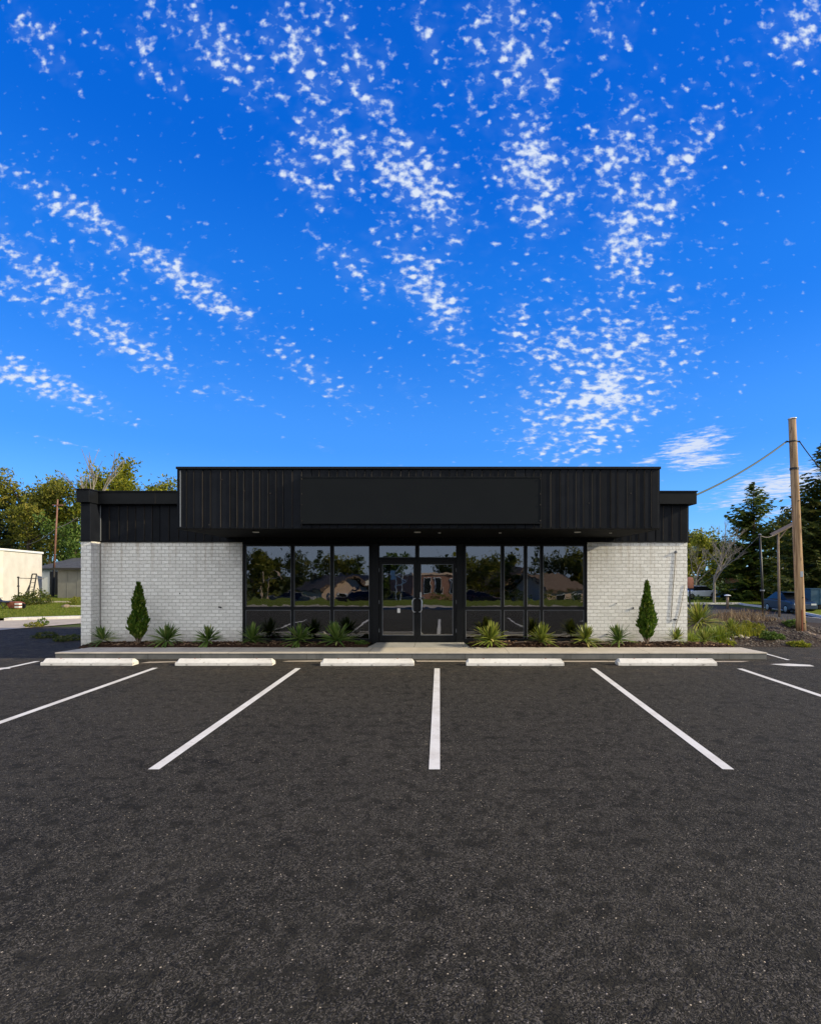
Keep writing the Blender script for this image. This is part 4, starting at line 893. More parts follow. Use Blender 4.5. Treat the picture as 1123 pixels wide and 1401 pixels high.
# ------------------------------------------------------------------ vehicles
def car(loc, rz, paint, label, L=4.35, Wd=1.78, Hh=1.45):
    t = thing('parked_car', label, 'car', loc, rz)
    l = L/2
    low = [(-l, .38), (-l+.03, .72), (-l+.25, .90), (-l+1.05, .98), (l-.75, .98), (l-.08, .93), (l, .70), (l, .40), (l-.25, .24), (-l+.3, .24)]
    mb = MB()
    def loft(outs):
        n = len(outs[0][1]); o = len(mb.v)
        for y, ol in outs: mb.v.extend((x, y, z) for x, z in ol)
        k = len(outs)
        mb.f.extend((o+i*n+j, o+i*n+(j+1) % n, o+(i+1)*n+(j+1) % n, o+(i+1)*n+j) for i in range(k-1) for j in range(n))
        mb.f.append(tuple(o+j for j in range(n))); mb.f.append(tuple(o+(k-1)*n+j for j in reversed(range(n))))
    shr = lambda ol, s, dz: [(x*s, .6+(z-.6)*dz) for x, z in ol]
    w2 = Wd/2
    loft([(-w2, shr(low, .94, .82)), (-w2+.10, shr(low, .99, .97)), (-w2+.25, low), (w2-.25, low), (w2-.10, shr(low, .99, .97)), (w2, shr(low, .94, .82))])
    o = mb.build('body', paint, t, smooth=False, bevel=.03); fixn(o)
    gh = [(-l+1.0, .96), (-l+1.75, Hh-.06), (-l+2.3, Hh), (l-1.35, Hh-.02), (l-.55, 1.0), (l-.6, .94)]
    mb = MB(); g2 = lambda s, zz: [(x*s, .95+(z-.95)*zz) for x, z in gh]
    loft([(-w2+.06, g2(1, .12)), (-w2+.25, g2(.93, .97)), (w2-.25, g2(.93, .97)), (w2-.06, g2(1, .12))])
    fixn(mb.build('windows', 'carglass', t))
    mb = MB(); mb.obox((.02, 0, Hh-.012), (.78, 0, .0), (0, w2-.33, 0), (0, 0, .02)); mb.build('roof', paint, t, bevel=.015)
    for sx in (-1, 1):
        for sy in (-1, 1):
            wx = sx*L*.30 + .03; wy = sy*(w2-.10)
            wh = MB().lathe((0, 0, 0), [(.20, -.11), (.30, -.11), (.325, -.07), (.325, .07), (.30, .11), (.20, .11)], 20).build('wheel', 'tyre', t); wh.location = (wx, wy, .325); wh.rotation_euler = (R(90), 0, 0)
            rm = MB().lathe((0, 0, -sy*.07), [(.19, -.045), (.21, -.04), (.21, .04), (.17, .05)], 14).build('rim', 'steel', wh)
        MB().box(-l+.02 if sx < 0 else l-.06, -l+.06 if sx < 0 else l-.02, -w2+.16, -w2+.5, .66, .78).build('headlight' if sx < 0 else 'taillight', 'lampw' if sx < 0 else 'lampred', t)
        MB().box(-l+.02 if sx < 0 else l-.06, -l+.06 if sx < 0 else l-.02, w2-.5, w2-.16, .66, .78).build('headlight' if sx < 0 else 'taillight', 'lampw' if sx < 0 else 'lampred', t)
    return t
d = 39.; x = at(1079, d); car((x, d, gz(x, d)+.01), R(84), 'carblue', 'dark blue car parked at the far kerb, partly behind the timber pole', 4.2, 1.8, 1.55)
d = 58.; x = at(953, d); car((x, d, gz(x, d)+.15), R(12), 'carwhite', 'pale silver car half hidden by the brick corner', L=4.4)
d = 41.; x = at(1120, d)
t = thing('box_trailer', 'blue box trailer at the right edge behind the timber pole', 'trailer', (x, d, gz(x, d)))
MB().box(-1.3, 2.2, -.9, .9, .5, 1.72).build('box', 'bluep', t, bevel=.03); MB().box(-1.33, 2.23, -.93, .93, 1.725, 1.78).build('lid', 'bluep', t)
for k in (-.6, .2, 1.0): MB().box(k, k+.05, -.925, -.902, .52, 1.7).build('rib', 'bluep', t)
for wx in (-.4, .7):
    wh = MB().lathe((0, 0, 0), [(.2, -.1), (.3, -.1), (.32, 0), (.3, .1), (.2, .1)], 16).build('wheel', 'tyre', t); wh.location = (wx, -.8, .32); wh.rotation_euler = (R(90), 0, 0)
MB().box(-2.3, -1.31, -.06, .06, .42, .5).build('drawbar', 'rust', t)
d = 60.; x = at(1001, d)
t = thing('dumpster', 'low blue dumpster on the lawn under the dark spruce', 'dumpster', (x, d, gz(x, d)+.06))
MB().prism([(-1.62, .95), (-1.75, .16), (1.6, .12), (1.75, .98)], -.7, .7).build('bin', 'bluep', t, bevel=.02); MB().box(-1.68, .0, -.75, .75, .985, 1.04).build('lid', 'carblue', t); MB().box(.02, 1.78, -.75, .75, .99, 1.05).build('lid', 'carblue', t)
for k in (-1.0, 0, 1.0): MB().box(k-.04, k+.04, -.73, -.702, .2, .9).build('rib', 'bluep', t)
d = 46.; x = at(943.5, d)
t = thing('post_box', 'rounded terracotta coloured box on a post by the brick corner', 'post box', (x, d, gz(x, d)))
zb = hz(805, d) - gz(x, d); MB().lathe((0, 0, zb), [(.3, 0), (.33, .03), (.33, .75), (.26, .95), (.1, 1.03)], 18).build('box', 'terracotta', t, smooth=True); MB().tube([(0, 0, 0), (0, 0, zb)], .07, 8).build('post', 'black', t)

# ------------------------------------------------------------------ houses
def gable_house(name, loc, rz, w_, dp, he, hr, wall, roof, label, cat='house', windows=(), doors=(), axis='x', over=.4, chimney=False):
    t = thing(name, label, cat, loc, rz)
    MB().box(-w_/2, w_/2, 0, dp, 0, he).build('wall', wall, t)
    if axis == 'x':      # ridge along x
        mb = MB(); mb.prism([(-over, he-.05), (dp/2, hr), (dp+over, he-.05), (dp+over, he+.12), (dp/2, hr+.18), (-over, he+.12)], -w_/2-over, w_/2+over)
        mb.v = [(y, x, z) for x, y, z in mb.v]; g = MB().prism([(0, he+.01), (dp/2, hr-.02), (dp, he+.01)], -w_/2+.02, w_/2-.02); g.v = [(y, x, z) for x, y, z in g.v]
    else:
        mb = MB(); mb.prism([(-w_/2-over, he-.05), (0, hr), (w_/2+over, he-.05), (w_/2+over, he+.12), (0, hr+.18), (-w_/2-over, he+.12)], -over, dp+over); g = MB().prism([(-w_/2, he+.01), (0, hr-.02), (w_/2, he+.01)], .02, dp-.02)
    rf = fixn(mb.build('roof', roof, t)); fixn(g.build('gable', wall, t))
    if chimney: MB().box(w_*.2, w_*.2+.6, dp*.5, dp*.5+.6, he+.4, hr+.9).build('chimney', 'redbrick', rf)
    for (x0, x1, z0, z1) in windows:
        f = MB(); e = .07
        f.box(x0-e, x1+e, -.06, -.002, z1, z1+e); f.box(x0-e, x1+e, -.06, -.002, z0-e, z0); f.box(x0-e, x0, -.06, -.002, z0, z1); f.box(x1, x1+e, -.06, -.002, z0, z1)
        fo = f.build('window', 'siding', t); MB().box(x0, x1, -.03, -.004, z0, z1).build('pane', 'carglass', fo)
    for (x0, x1, z1) in doors: MB().box(x0, x1, -.05, -.003, .05, z1).build('door', 'black', t)
    return t
d = 66.; x = at(1072, d)
gable_house('brick_house', (x, d, gz(x, d)-.1), R(-6), 7.6, 8, 3.0, 3.75, 'redbrick', 'shingle', 'low brown brick house with dark roof behind the timber pole', windows=((-1.2, .3, 1.1, 2.5), (1.7, 2.9, 1.1, 2.5)), doors=((-2.6, -1.7, 2.2),), chimney=True)
# left: cream block facing the sun, grey sheds
t = thing('cream_building', 'sunlit cream stucco building with flat roof at the left edge', 'building', (-29.2, 33.0, 0), 0)
tl = [(-1.0, -13.0), (.95, 0.2), (-.72, 5.6), (-14, 5.6), (-14, -13)]
mb = MB(); n = 5; hcb = 3.40
mb.add([(x, y, 0) for x, y in tl] + [(x, y, hcb) for x, y in tl], [tuple(range(n, 2*n))] + [(i, (i+1) % n, n+(i+1) % n, n+i) for i in range(n)])
fixn(mb.build('wall', 'stucco', t))
mb = MB(); tl2 = [(x*1.0 + (.08 if x > -5 else -.08), y + (.06 if y > 0 else -.06)) for x, y in tl]
mb.add([(x, y, hcb+.004) for x, y in tl2] + [(x, y, hcb+.14) for x, y in tl2], [tuple(range(n, 2*n)), tuple(range(n-1, -1, -1))] + [(i, (i+1) % n, n+(i+1) % n, n+i) for i in range(n)])
fixn(mb.build('parapet', 'siding', t))
d = 38.; sx0 = at(79, d); sx1 = at(136, d)
t = thing('grey_shed', 'grey panelled shed with dark hipped roof beside the brick pier', 'shed', ((sx0+sx1)/2, d, 0)); w_ = sx1-sx0
MB().box(-w_/2, w_/2, 0, 4, 0, 2.3).build('wall', 'shed', t)
for k in (-.85, -.1, .6): MB().box(k, k+.03, -.015, -.002, .05, 2.28).build('batten', 'shed', t)
mb = MB(); o_ = .3
mb.add([(-w_/2-o_, -o_, 2.28), (w_/2+o_, -o_, 2.28), (w_/2+o_, 4+o_, 2.28), (-w_/2-o_, 4+o_, 2.28), (-w_/2+1.6, 2, 3.1), (w_/2-.6, 2, 3.1)], [(0, 1, 5, 4), (1, 2, 5), (2, 3, 4, 5), (3, 0, 4), (3, 2, 1, 0)])
mb.build('roof', 'shingle', t); MB().box(-w_/2-o_, w_/2+o_, -o_-.02, -o_, 2.2, 2.34).build('fascia', 'black', t)
for k in (-.2, .1, .45): rock('roof_rubble', ((sx0+sx1)/2 + k - .15, d+1.2, 2.95), .17, int(k*30+40), 'terracotta', 'reddish rubble lying on the grey shed roof', 'reddish rubble on the shed roof')
d = 44.; sx0 = at(56, d); sx1 = at(84, d)
t = thing('open_garage', 'small pale garage with grey roof and black opening between cream building and shed', 'garage', ((sx0+sx1)/2, d, 0)); w_ = sx1-sx0
MB().box(-w_/2, w_/2, 0, 4, 0, 2.35).build('wall', 'siding', t); MB().box(-.1, w_/2-.02, -.03, -.003, 0, 2.1).build('opening', 'black', t)
mb = MB(); mb.add([(-w_/2-.3, -.4, 2.3), (w_/2+.3, -.4, 2.3), (w_/2+.3, 4.4, 3.3), (-w_/2-.3, 4.4, 3.3), (-w_/2-.3, -.4, 2.42), (w_/2+.3, -.4, 2.42), (w_/2+.3, 4.4, 3.42), (-w_/2-.3, 4.4, 3.42)], [(0, 3, 2, 1), (4, 5, 6, 7), (0, 1, 5, 4), (1, 2, 6, 5), (2, 3, 7, 6), (3, 0, 4, 7)]); mb.build('roof', 'shingle', t)
# pole by the shed, with its wires
d = 40.; bx = at(72, d)
t = thing('utility_pole', 'slim reddish pole rising between the cream building and the shed', 'utility pole', (bx, d, 0))
tp = hz(683, d); MB().tube([(0, 0, 0), (.12, 0, 2.4)], .10, 10).build('pole_base', 'black', t); MB().tube([(.12, 0, 2.38), (at(79, d)-bx, 0, tp)], [.075, .05], 10).build('pole_shaft', 'redpole', t, smooth=True)
MB().box(at(79, d)-bx-.4, at(79, d)-bx+.4, -.05, .05, tp-.5, tp-.42).build('crossarm', 'redpole', t)
cable((at(77.8, d), d, hz(722, d)), (at(36, 50), 50, hz(745, 50)), .25, .025, 'pale slack wire from the reddish pole towards the olive tree', 'greybark'); cable((at(77.8, d), d, hz(722, d)), (at(106, 38), 38, hz(708, 38)), .1, .025, 'pale wire from the reddish pole towards the shop roof', 'greybark')
# climbing frame, chair, barrow, crate in front of the cream wall
d = 31.; t = thing('climbing_frame', 'black metal frame with leaning ladder before the cream wall', 'climbing frame', (at(36, d), d, .08))
X = lambda p: at(p, d) - at(36, d); Z = lambda p: hz(p, d) - .08
MB().tube([(X(25.5), 0, 0), (X(25), 0, Z(790))], .035, 8).build('post', 'black', t); MB().tube([(X(25), 0, Z(791)), (X(60), 0, Z(792))], .022, 8).build('crossbar', 'greybark', t)
for px0, px1 in ((41, 44), (48.5, 50)): MB().tube([(X(px0), -.3, 0), (X(px1), .0, Z(786))], .035, 8).build('ladder_rail', 'black', t)
MB().tube([(X(44), 0, Z(785.5)), (X(50), 0, Z(785.5))], .035, 8).build('ladder_top', 'black', t)
for k in range(6):
    f = .12+k*.15; MB().tube([(X(41+3*f), -.3+.3*f, f*Z(786)), (X(48.5+1.5*f), -.3+.3*f, f*Z(786))], .022, 6).build('rung', 'greybark', t)
MB().tube([(X(33), -.2, 0), (X(42), -.1, Z(801))], .028, 6).build('strut', 'black', t)
for z in (Z(790), Z(802)): MB().lathe((X(25), 0, z), [(.03, -.05), (.06, -.03), (.06, .03), (.03, .05)], 10).build('coupler', 'black', t)
d = 26.; t = thing('lounge_chair', 'black reclined garden chair at the left edge of the lawn', 'chair', (at(5, d), d, .085))
X = lambda p: at(p, d) - at(5, d); Z = lambda p: (hz(p, d) - .085)
zz = .38
MB().obox((.02, 0, zz), (.28, 0, -.03), (0, .25, 0), (.005, 0, .025)).build('seat', 'black', t); MB().obox((-.33, 0, zz+.08), (.16, 0, -.12), (0, .25, 0), (.02, 0, .02)).build('backrest', 'black', t)
MB().obox((-.05, -.3, zz+.2), (.24, 0, .0), (0, .025, 0), (0, 0, .015)).build('armrest', 'black', t)
for (a, b2) in (((-.25, -.24), (.1, -.24)), ((.2, -.24), (.0, -.24)), ((-.25, .24), (.1, .24)), ((.2, .24), (.0, .24))): MB().tube([(a[0], a[1], 0), (b2[0], b2[1], zz)], .02, 6).build('leg', 'black', t)
t = thing('wheelbarrow', 'rust red wheelbarrow lying beside the black garden chair', 'wheelbarrow', (at(17, d), d+.2, .085))
MB().prism([(-.34, .30), (-.18, .06), (.16, .05), (.34, .28), (.12, .37), (-.1, .38)], -.22, .22).build('tray', 'rust', t, bevel=.02)
wh = MB().lathe((0, 0, 0), [(.05, -.03), (.13, -.035), (.15, 0), (.13, .035), (.05, .03)], 14).build('wheel', 'tyre', t); wh.location = (.38, 0, .15); wh.rotation_euler = (R(90), 0, 0)
for s in (-.16, .16): MB().tube([(.36, s*.3, .16), (-.3, s, .24), (-.62, s, .3)], .016, 6).build('handle', 'woodgrey', t)
t = thing('crate', 'small striped red and white crate beside the wheelbarrow', 'crate', (at(25, d), d, .085))
for k, m_ in enumerate(('rust', 'siding', 'rust', 'siding')): MB().box(-.11, .11, -.1, .1, .005+k*.075, .075+k*.075).build('slat', m_, t)
for k, (px, d_, rx, rz_) in enumerate(((36, 29.5, .75, .52), (50, 30.2, .85, .72), (30, 28.6, .45, .35))):
    shrub('shrub', (at(px, d_), d_, .07), rx, rz_, 900, .07, 60+k, 'darkleaf', ['dark round shrub at the ladder foot', 'taller dark shrub right of the leaning ladder', 'small dark shrub beside the striped crate'][k], 'shrub', 'dark shrubs before the cream wall')
for k, (px, d_, L) in enumerate(((62, 32.0, 3.0), (106, 27.6, 1.6))):
    o = MB().box(-L/2, L/2, -.12, .12, 0, .09).build('timber_edging', 'stone', bevel=.01); o.location = (at(px, d_), d_, .08); tag(o, ['pale timber edging on the grass left of the shed', 'pale timber edging near the brick pier'][k], 'edging')
rock('stone', (at(93, 27.4), 27.2, .1), .22, 21, 'woodgrey', 'brown stone on the lawn at the timber edging'); shrub('shrub', (at(108, 30), 30, .08), .55, .4, 400, .06, 71, 'olive', 'olive bush between shed and brick pier', 'shrub')
shrub('weed_patch', (at(62, 14.9), 14.9, 0), .30, .15, 420, .035, 72, 'darkleaf', 'dark weed clump growing on the shaded driveway', 'weed'); shrub('weed_patch', (at(94, 14.3), 14.3, 0), .42, .13, 500, .035, 73, 'darkleaf', 'flat weed patch beside the foot of the brick pier', 'weed')
shrub('weed_patch', (at(59, 18.4), 18.4, .02), .18, .22, 110, .05, 74, 'green', 'leafy green weed at the sidewalk edge', 'weed'); shrub('weed_patch', (at(47, 17.9), 17.9, .02), .3, .12, 200, .05, 75, 'olive', 'low brownish weed on the sidewalk edge', 'weed')

# ------------------------------------------------------------------ trees
def broadleaf(loc, h, crown_r, seed, mat, label, n=5200, leaf=.22, trunk_h=.3, bark='bark', squash=1., group=None, gaps=.35, limbs=9):
    rnd = np.random.RandomState(seed); rr = random.Random(seed)
    t = thing('tree', label, 'tree', loc, 0, group); tb = MB(); pts = []
    tr = h*.018+.05; top = Vector((rr.uniform(-.4, .4), rr.uniform(-.4, .4), h*.8))
    spine = [Vector((0, 0, -.2)), Vector((rr.uniform(-.1, .1), 0, h*trunk_h)), Vector((top.x*.6, top.y*.6, h*.6)), top]
    tb.tube(spine, [tr*1.25, tr, tr*.6, tr*.2], 8)
    for i in range(limbs):
        f = .25 + .72*i/limbs; k = f*3; a = spine[min(int(k), 2)].lerp(spine[min(int(k), 2)+1], k-int(k))
        az = i*2.4 + rr.uniform(-.5, .5); el = R(rr.uniform(15, 55)) + f*.3
        L = crown_r*rr.uniform(.75, 1.12)*(1.05-.4*max(0, f-.5)/.5)
        d_ = Vector((math.cos(az)*math.cos(el), math.sin(az)*math.cos(el), math.sin(el)*squash))
        p1 = a + d_*L*.5 + Vector((0, 0, .05*L)); p2 = a + d_*L + Vector((0, 0, .12*L))
        tb.tube([a, p1, p2], [tr*.42, tr*.25, tr*.06], 5)
        for u in np.linspace(.3, 1.05, 8): pts.append((a.lerp(p2, u), .17+.1*u))
        for j in range(5):
            u = rr.uniform(.35, .95); s = a.lerp(p2, u); az2 = az + rr.uniform(-1.3, 1.3)
            e = s + Vector((math.cos(az2)*.7, math.sin(az2)*.7, rr.uniform(-.05, .85)))*L*rr.uniform(.3, .55)
            tb.tube([s, e], [tr*.14, tr*.03], 4)
            for u2 in (.5, .8, 1.): pts.append((s.lerp(e, u2), .22))
    tb.build('trunk', bark, t)
    mb = MB(); per = n // len(pts) + 1
    for (p, s) in pts:
        sc_ = crown_r*s*rr.uniform(.7, 1.25)
        if rr.random() < gaps*.4: continue
        for k in range(per):
            v = rnd.normal(0, .55, 3)*sc_; q_ = p + Vector((v[0], v[1], v[2]*.75))
            if q_.z > h*.12: leafq(mb, q_, leaf*rnd.uniform(.6, 1.25), rnd)
    mb.build('crown', mat, t)
    return t
def spruce(loc, h, r, seed, mat, label, levels=24, per=9, group=None, z0=.08, dens=1., name='spruce_tree'):
    rr = random.Random(seed); t = thing(name, label, 'spruce', loc, 0, group)
    MB().tube([(0, 0, -.3), (0, 0, h*.5), (0, 0, h)], [h*.022+.03, h*.013, .015], 8).build('trunk', 'bark', t)
    mb = MB()
    for i in range(levels):
        f = i/(levels-1); z = h*(z0 + (1-z0-.01)*f); L0 = r*(1-f)**.78 + .10
        for k in range(max(4, int(per*(1-.45*f)))):
            az = k*6.283/per + i*.7 + rr.uniform(-.35, .35); L = L0*rr.uniform(.68, 1.15); up = .15 + .55*f + rr.uniform(-.12, .12)
            o = Vector((math.cos(az), math.sin(az), 0)); s = Vector((-math.sin(az), math.cos(az), 0)); zz = z + rr.uniform(-.4, .4)*h/levels
            nseg = max(4, int(L/.30*dens))
            for j in range(nseg):
                u = (j+.6)/nseg; p = o*(L*u) + Vector((0, 0, zz + L*(up*u - .62*u*(1-up*.6) + .34*u*u*u)))
                wl = (.20+.55*(1-u)*min(1, u*3))*min(L, 2.2)*.55 + .26
                for sd in (-1, 1):
                    d_ = (s*sd*rr.uniform(.7, 1.) + o*rr.uniform(.4, .9) + Vector((0, 0, rr.uniform(-.35, .12)))).normalized()
                    nrm = Vector((rr.uniform(-.3, .3), rr.uniform(-.3, .3), 1)); sv = d_.cross(nrm).normalized()*wl*rr.uniform(.16, .27); l = wl*rr.uniform(.8, 1.25); drop = Vector((0, 0, -.16*l))
                    mb.add([p, p+d_*l*.5-sv+drop*.3, p+d_*l+drop, p+d_*l*.5+sv+drop*.5], [(0, 1, 2, 3)])
                hv = Vector((0, 0, -1))*wl*.45; mb.add([p-o*.2, p+o*.05+hv*rr.uniform(.6, 1.1)+s*rr.uniform(-.1, .1), p+o*.28], [(0, 1, 2)])
            tip = o*L + Vector((0, 0, zz + L*(up - .62*(1-up*.6)*0 - .62*(0) + .0) )) 
    mb.build('crown', mat, t); return t
def bare(loc, h, seed, label, spread=.5, depth=5, bark='greybark', r0=.12, lean=0):
    rr = random.Random(seed); t = thing('bare_tree', label, 'tree', loc); tr = MB(); br = MB()
    def grow(p, d_, L, r, lv):
        q_ = p + d_*L; mid = p + d_*L*.5 + Vector((rr.uniform(-.06, .06), rr.uniform(-.06, .06), 0))*L
        (tr if lv == depth else br).tube([p, mid, q_], [r, r*.85, r*.68], 6 if lv > 2 else 4)
        if lv == 0: return
        for k in range(rr.choice((2, 3, 3)) if lv < depth else 4):
            nd = (d_ + Vector((rr.gauss(0, spread), rr.gauss(0, spread), rr.uniform(-.05, .35)))).normalized(); grow(q_ - d_*L*rr.uniform(0, .25), nd, L*rr.uniform(.6, .82), r*.58, lv-1)
    grow(Vector((0, 0, -.1)), Vector((lean, 0, 1)).normalized(), h*.30, r0, depth)
    tr.build('trunk', bark, t); br.build('branches', bark, t); return t
G1 = 'trees behind the cream building'; G2 = 'trees beyond the side road'
def gl(px, d): x = at(px, d); return (x, d, gz(x, d))
# left side
spruce(gl(-2, 58), 13.9, 4.2, 101, 'darkleaf', 'tall dark conifer cut by the left edge of the photo', 24, 9, G1)
broadleaf(gl(42, 56), 12.3, 4.6, 102, 'olive', 'olive broad tree with visible dark limbs above the cream building', 7000, .21, .3, group=G1)
broadleaf(gl(102, 60), 14.3, 3.8, 103, 'ygreen', 'yellow green tree directly behind the slim reddish pole', 5200, .22, .3, group=G1)
broadleaf(gl(146, 55), 14.2, 4.4, 104, 'ygreen', 'tallest yellow green tree rising above the shop roof, left of the canopy', 6500, .22, .3, group=G1)
broadleaf(gl(198, 62), 14.6, 4.6, 105, 'ygreen', 'lower yellow green tree nearest the canopy above the shop roof', 5600, .22, .3, group=G1)
broadleaf(gl(68, 70), 11.6, 5.0, 106, 'darkleaf', 'dark round tree in the gap behind the reddish pole', 5000, .27, .15, group=G1)
broadleaf(gl(14, 72), 11.0, 6.0, 107, 'darkleaf', 'dark wide tree low behind the cream building', 5000, .28, .15, group=G1)
broadleaf(gl(104, 50), 7.0, 2.8, 108, 'green', 'low fresh green tree behind the shed roof', 3600, .19, .2, group=G1)
bare(gl(127, 50), 18.5, 12, 'pale bare snag poking out above the yellow green crowns', .30, 3, r0=.17, lean=-.01)
# right side
spruce(gl(1031, 56), 13.0, 5.4, 201, 'spruce', 'broad dark green spruce standing alone beyond the road', 30, 12, G2)
spruce(gl(1128, 44), 14.2, 5.0, 202, 'darkleaf', 'very tall dark conifer at the right edge behind the timber pole', 30, 12, G2)
broadleaf(gl(1100, 52), 10.2, 3.4, 203, 'darkleaf', 'dark leafy tree between spruce and the right edge conifer', 4600, .22, .25, group=G2)
bare(gl(977, 50), 9.6, 5, 'leafless grey tree between the brick corner and the spruce', .42, 5, r0=.14)
bare(gl(952, 64), 8.2, 8, 'smaller leafless tree close behind the brick corner', .5, 5, r0=.12)
broadleaf(gl(955, 74), 6.9, 4.0, 204, 'ygreen', 'yellow green tree low behind the leafless trees', 4200, .26, .12, group=G2)
broadleaf(gl(985, 78), 6.2, 4.2, 205, 'darkleaf', 'dark low tree behind the blue dumpster', 4200, .28, .1, group=G2)
broadleaf(gl(925, 84), 8.2, 5.0, 206, 'olive', 'olive tree half hidden behind the brick corner', 4200, .28, .1, group=G2)
broadleaf(gl(1066, 60), 5.2, 2.0, 207, 'olive', 'small olive tree in front of the brick house', 2600, .17, .2, group=G2)
broadleaf(gl(1112, 47), 4.0, 1.7, 208, 'green', 'bright green bushy tree above the blue trailer', 2600, .16, .15, group=G2)
broadleaf(gl(1058, 92), 8.6, 6.0, 209, 'darkleaf', 'dark wide tree far behind the brick house', 4200, .32, .1, group=G2)
broadleaf(gl(1110, 88), 8.6, 6.0, 210, 'darkleaf', 'dark wide tree far behind the blue trailer', 4200, .32, .1, group=G2)
for k, (px, d_) in enumerate(((1030, 62), (1047, 58), (965, 64), (1083, 56))):
    x, y, z = gl(px, d_); shrub('shrub', (x, y, z), 1.0, 1.1, 500, .12, 300+k, ('darkleaf', 'olive', 'green', 'green')[k], ['dark shrub under the spruce', 'olive shrub at the corner of the brick house', 'green shrub behind the silver car', 'green shrub beside the brick house wall'][k], 'shrub')

# ------------------------------------------------------------------ what the shop windows mirror (across the lot behind the viewer)
G3 = 'trees mirrored in the shop windows'
def gm(px, D): x = (px - VX)*(D)/F0; y = -(D - 2*YG); return (x, y, gz(x, y))
for k, (px, D, h, r, kind, mt) in enumerate(((350, 62, 6.4, 3.0, 'b', 'olive'), (375, 66, 5.4, 2.8, 'b', 'darkleaf'), (440, 60, 6.9, 1.9, 's', 'spruce'), (488, 64, 6.4, 2.2, 's', 'spruce'), (470, 70, 5.2, 3.5, 'b', 'olive'),
        (538, 60, 5.6, 2.6, 'b', 'green'), (655, 60, 4.8, 3.2, 'b', 'olive'), (685, 66, 5.2, 3.4, 'b', 'olive'), (730, 58, 7.0, 1.9, 's', 'spruce'), (697, 58, 6.4, 1.6, 's', 'spruce'), (765, 66, 5.6, 3.6, 'b', 'darkleaf'), (800, 64, 5.6, 3.6, 'b', 'olive'), (410, 72, 5.2, 4.0, 'b', 'darkleaf'), (610, 74, 5.0, 3.2, 'b', 'darkleaf'))):
    lab = f"{['olive', 'dark', 'fresh green'][('olive', 'darkleaf', 'green').index(mt)] if mt != 'spruce' else 'pointed'} tree mirrored in the {'left window' if px < 509 else 'doors' if px < 633 else 'right window'}, {('leftmost pane', 'second pane from left', 'third pane from left', 'fourth place from left')[min(3, k % 4)]}"
    if kind == 'b': broadleaf(gm(px, D), h, r, 400+k, mt, lab, 2600, .24, .12, group=G3)
    else: spruce(gm(px, D), h, r, 400+k, mt, lab, 17, 8, G3)
gable_house('gabled_house', gm(477, 56), R(140), 4.6, 6, 2.2, 3.6, 'tan', 'brownroof', 'tan gabled house mirrored in the left window', windows=((-1.2, -.2, .8, 1.8), (.6, 1.5, .8, 1.8)), axis='y')
gable_house('gabled_house', gm(505, 58), R(135), 4.4, 6, 2.2, 3.8, 'siding', 'shingle', 'white gabled house mirrored at the right end of the left window', windows=((-1.2, -.2, .8, 1.8), (.6, 1.5, .8, 1.8)), axis='y')
x, y, z = gm(598, 54)
t = thing('brick_block', 'flat-roofed brick building mirrored in the right door', 'building', (x, y, z), R(145))
MB().box(-2.6, 2.6, 0, 5, 0, 3.7).build('wall', 'brickred2', t); MB().box(-2.75, 2.75, -.15, 5.1, 3.703, 3.95).build('parapet', 'tan', t)
for k in (-1.6, .2, 1.5):
    f = MB().box(k-.45, k+.45, -.05, -.003, 1.8, 3.4).build('window', 'siding', t); MB().box(k-.38, k+.38, -.07, -.052, 1.87, 3.33).build('pane', 'carglass', f)
gable_house('gabled_house', gm(708, 62), R(140), 5.2, 6, 2.6, 4.6, 'tan', 'brownroof', 'tan steep roofed house mirrored in the right window', windows=((-1.2, -.2, .8, 1.8),), axis='y')
gable_house('gabled_house', gm(772, 56), R(140), 6.4, 6, 2.2, 3.7, 'tan', 'brownroof', 'tan wide house mirrored at the right end of the right window', windows=((-2.2, -1.0, .8, 1.8), (.6, 1.8, .8, 1.8)), axis='x')
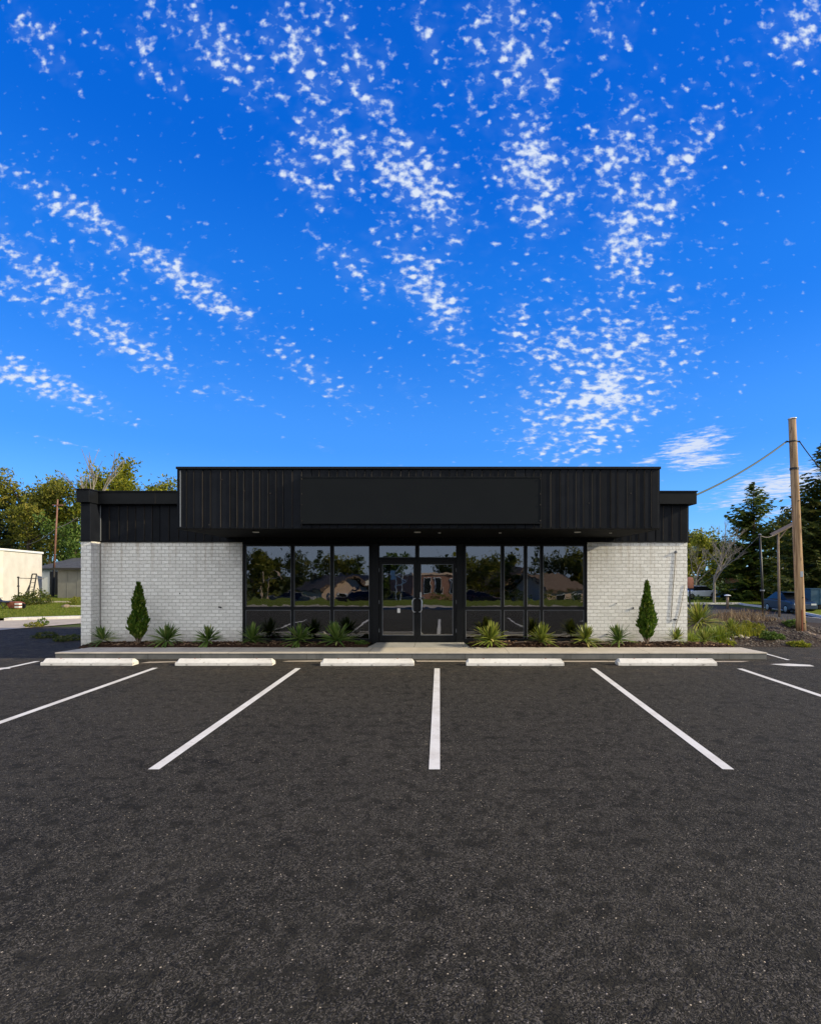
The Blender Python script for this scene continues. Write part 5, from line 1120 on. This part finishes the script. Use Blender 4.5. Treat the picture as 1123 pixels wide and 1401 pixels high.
x, y, z = gm(408, 48); car((x, y, z+.06), R(178), 'cargrey', 'silver car mirrored in the left window')
x, y, z = gm(490, 47); car((x, y, z+.06), R(4), 'carred', 'dark red car mirrored in the left window near the doors')
x, y, z = gm(650, 47); car((x, y, z+.06), R(176), 'carred', 'dark red car mirrored in the right window')
x, y, z = gm(548, 48); car((x, y, z+.06), R(3), 'cargrey', 'grey car mirrored in the left door')
for k, px in enumerate((345, 385, 425, 540, 600, 660, 700, 745, 785)):
    x, y, z = gm(px, 46+2*(k % 3)); shrub('hedge_bush', (x, y, z), 1.1, 1.2, 420, .12, 500+k, ('darkleaf', 'olive', 'green')[k % 3], 'round bush mirrored in the shop glass', 'bush', 'bushes mirrored in the shop windows')
# added frames of pale tubes, shaped to mirror as pale lines in the glass
x, y, z = gm(376, 45)
t = thing('added_mirror_frame', 'added pale frame mirrored in the left window', 'frame', (x, y, z))
for k in (-.8, -.1): MB().tube([(k, 0, 0), (k, 0, 3.2+.3*k)], .05, 6).build('upright', 'tan', t)
MB().tube([(-.9, 0, 2.2), (1.0, 0, 2.3)], .05, 6).build('crossbar', 'tan', t); MB().tube([(-.1, 0, 3.1), (.5, 0, 3.0), (.9, 0, 2.4)], .05, 6).build('arch', 'tan', t)

x, y, z = gm(553, 44)
t = thing('added_mirror_frame', 'added pale branching frame mirrored in the left door', 'frame', (x, y, z))
for k in (-.55, .0): MB().tube([(k, 0, 0), (k, 0, 2.7)], .045, 6).build('upright', 'siding', t)
for a, b in (((-.9, 0, 2.9), (.35, 0, 2.0)), ((-.6, 0, 1.6), (.4, 0, 2.0)), ((.3, 0, 2.0), (1.1, 0, 3.2)), ((-.5, 0, 2.8), (-.1, 0, 3.5))): MB().tube([a, b], .045, 6).build('bar', 'siding', t)
MB().tube([(-.1, 0, 3.5), (.4, 0, 3.6), (.9, 0, 3.2), (.7, 0, 2.6)], .045, 6).build('arch', 'siding', t)
MB().box(-1.0, -.62, -.02, .02, 2.2, 2.95).build('flag_plate', 'siding', t)
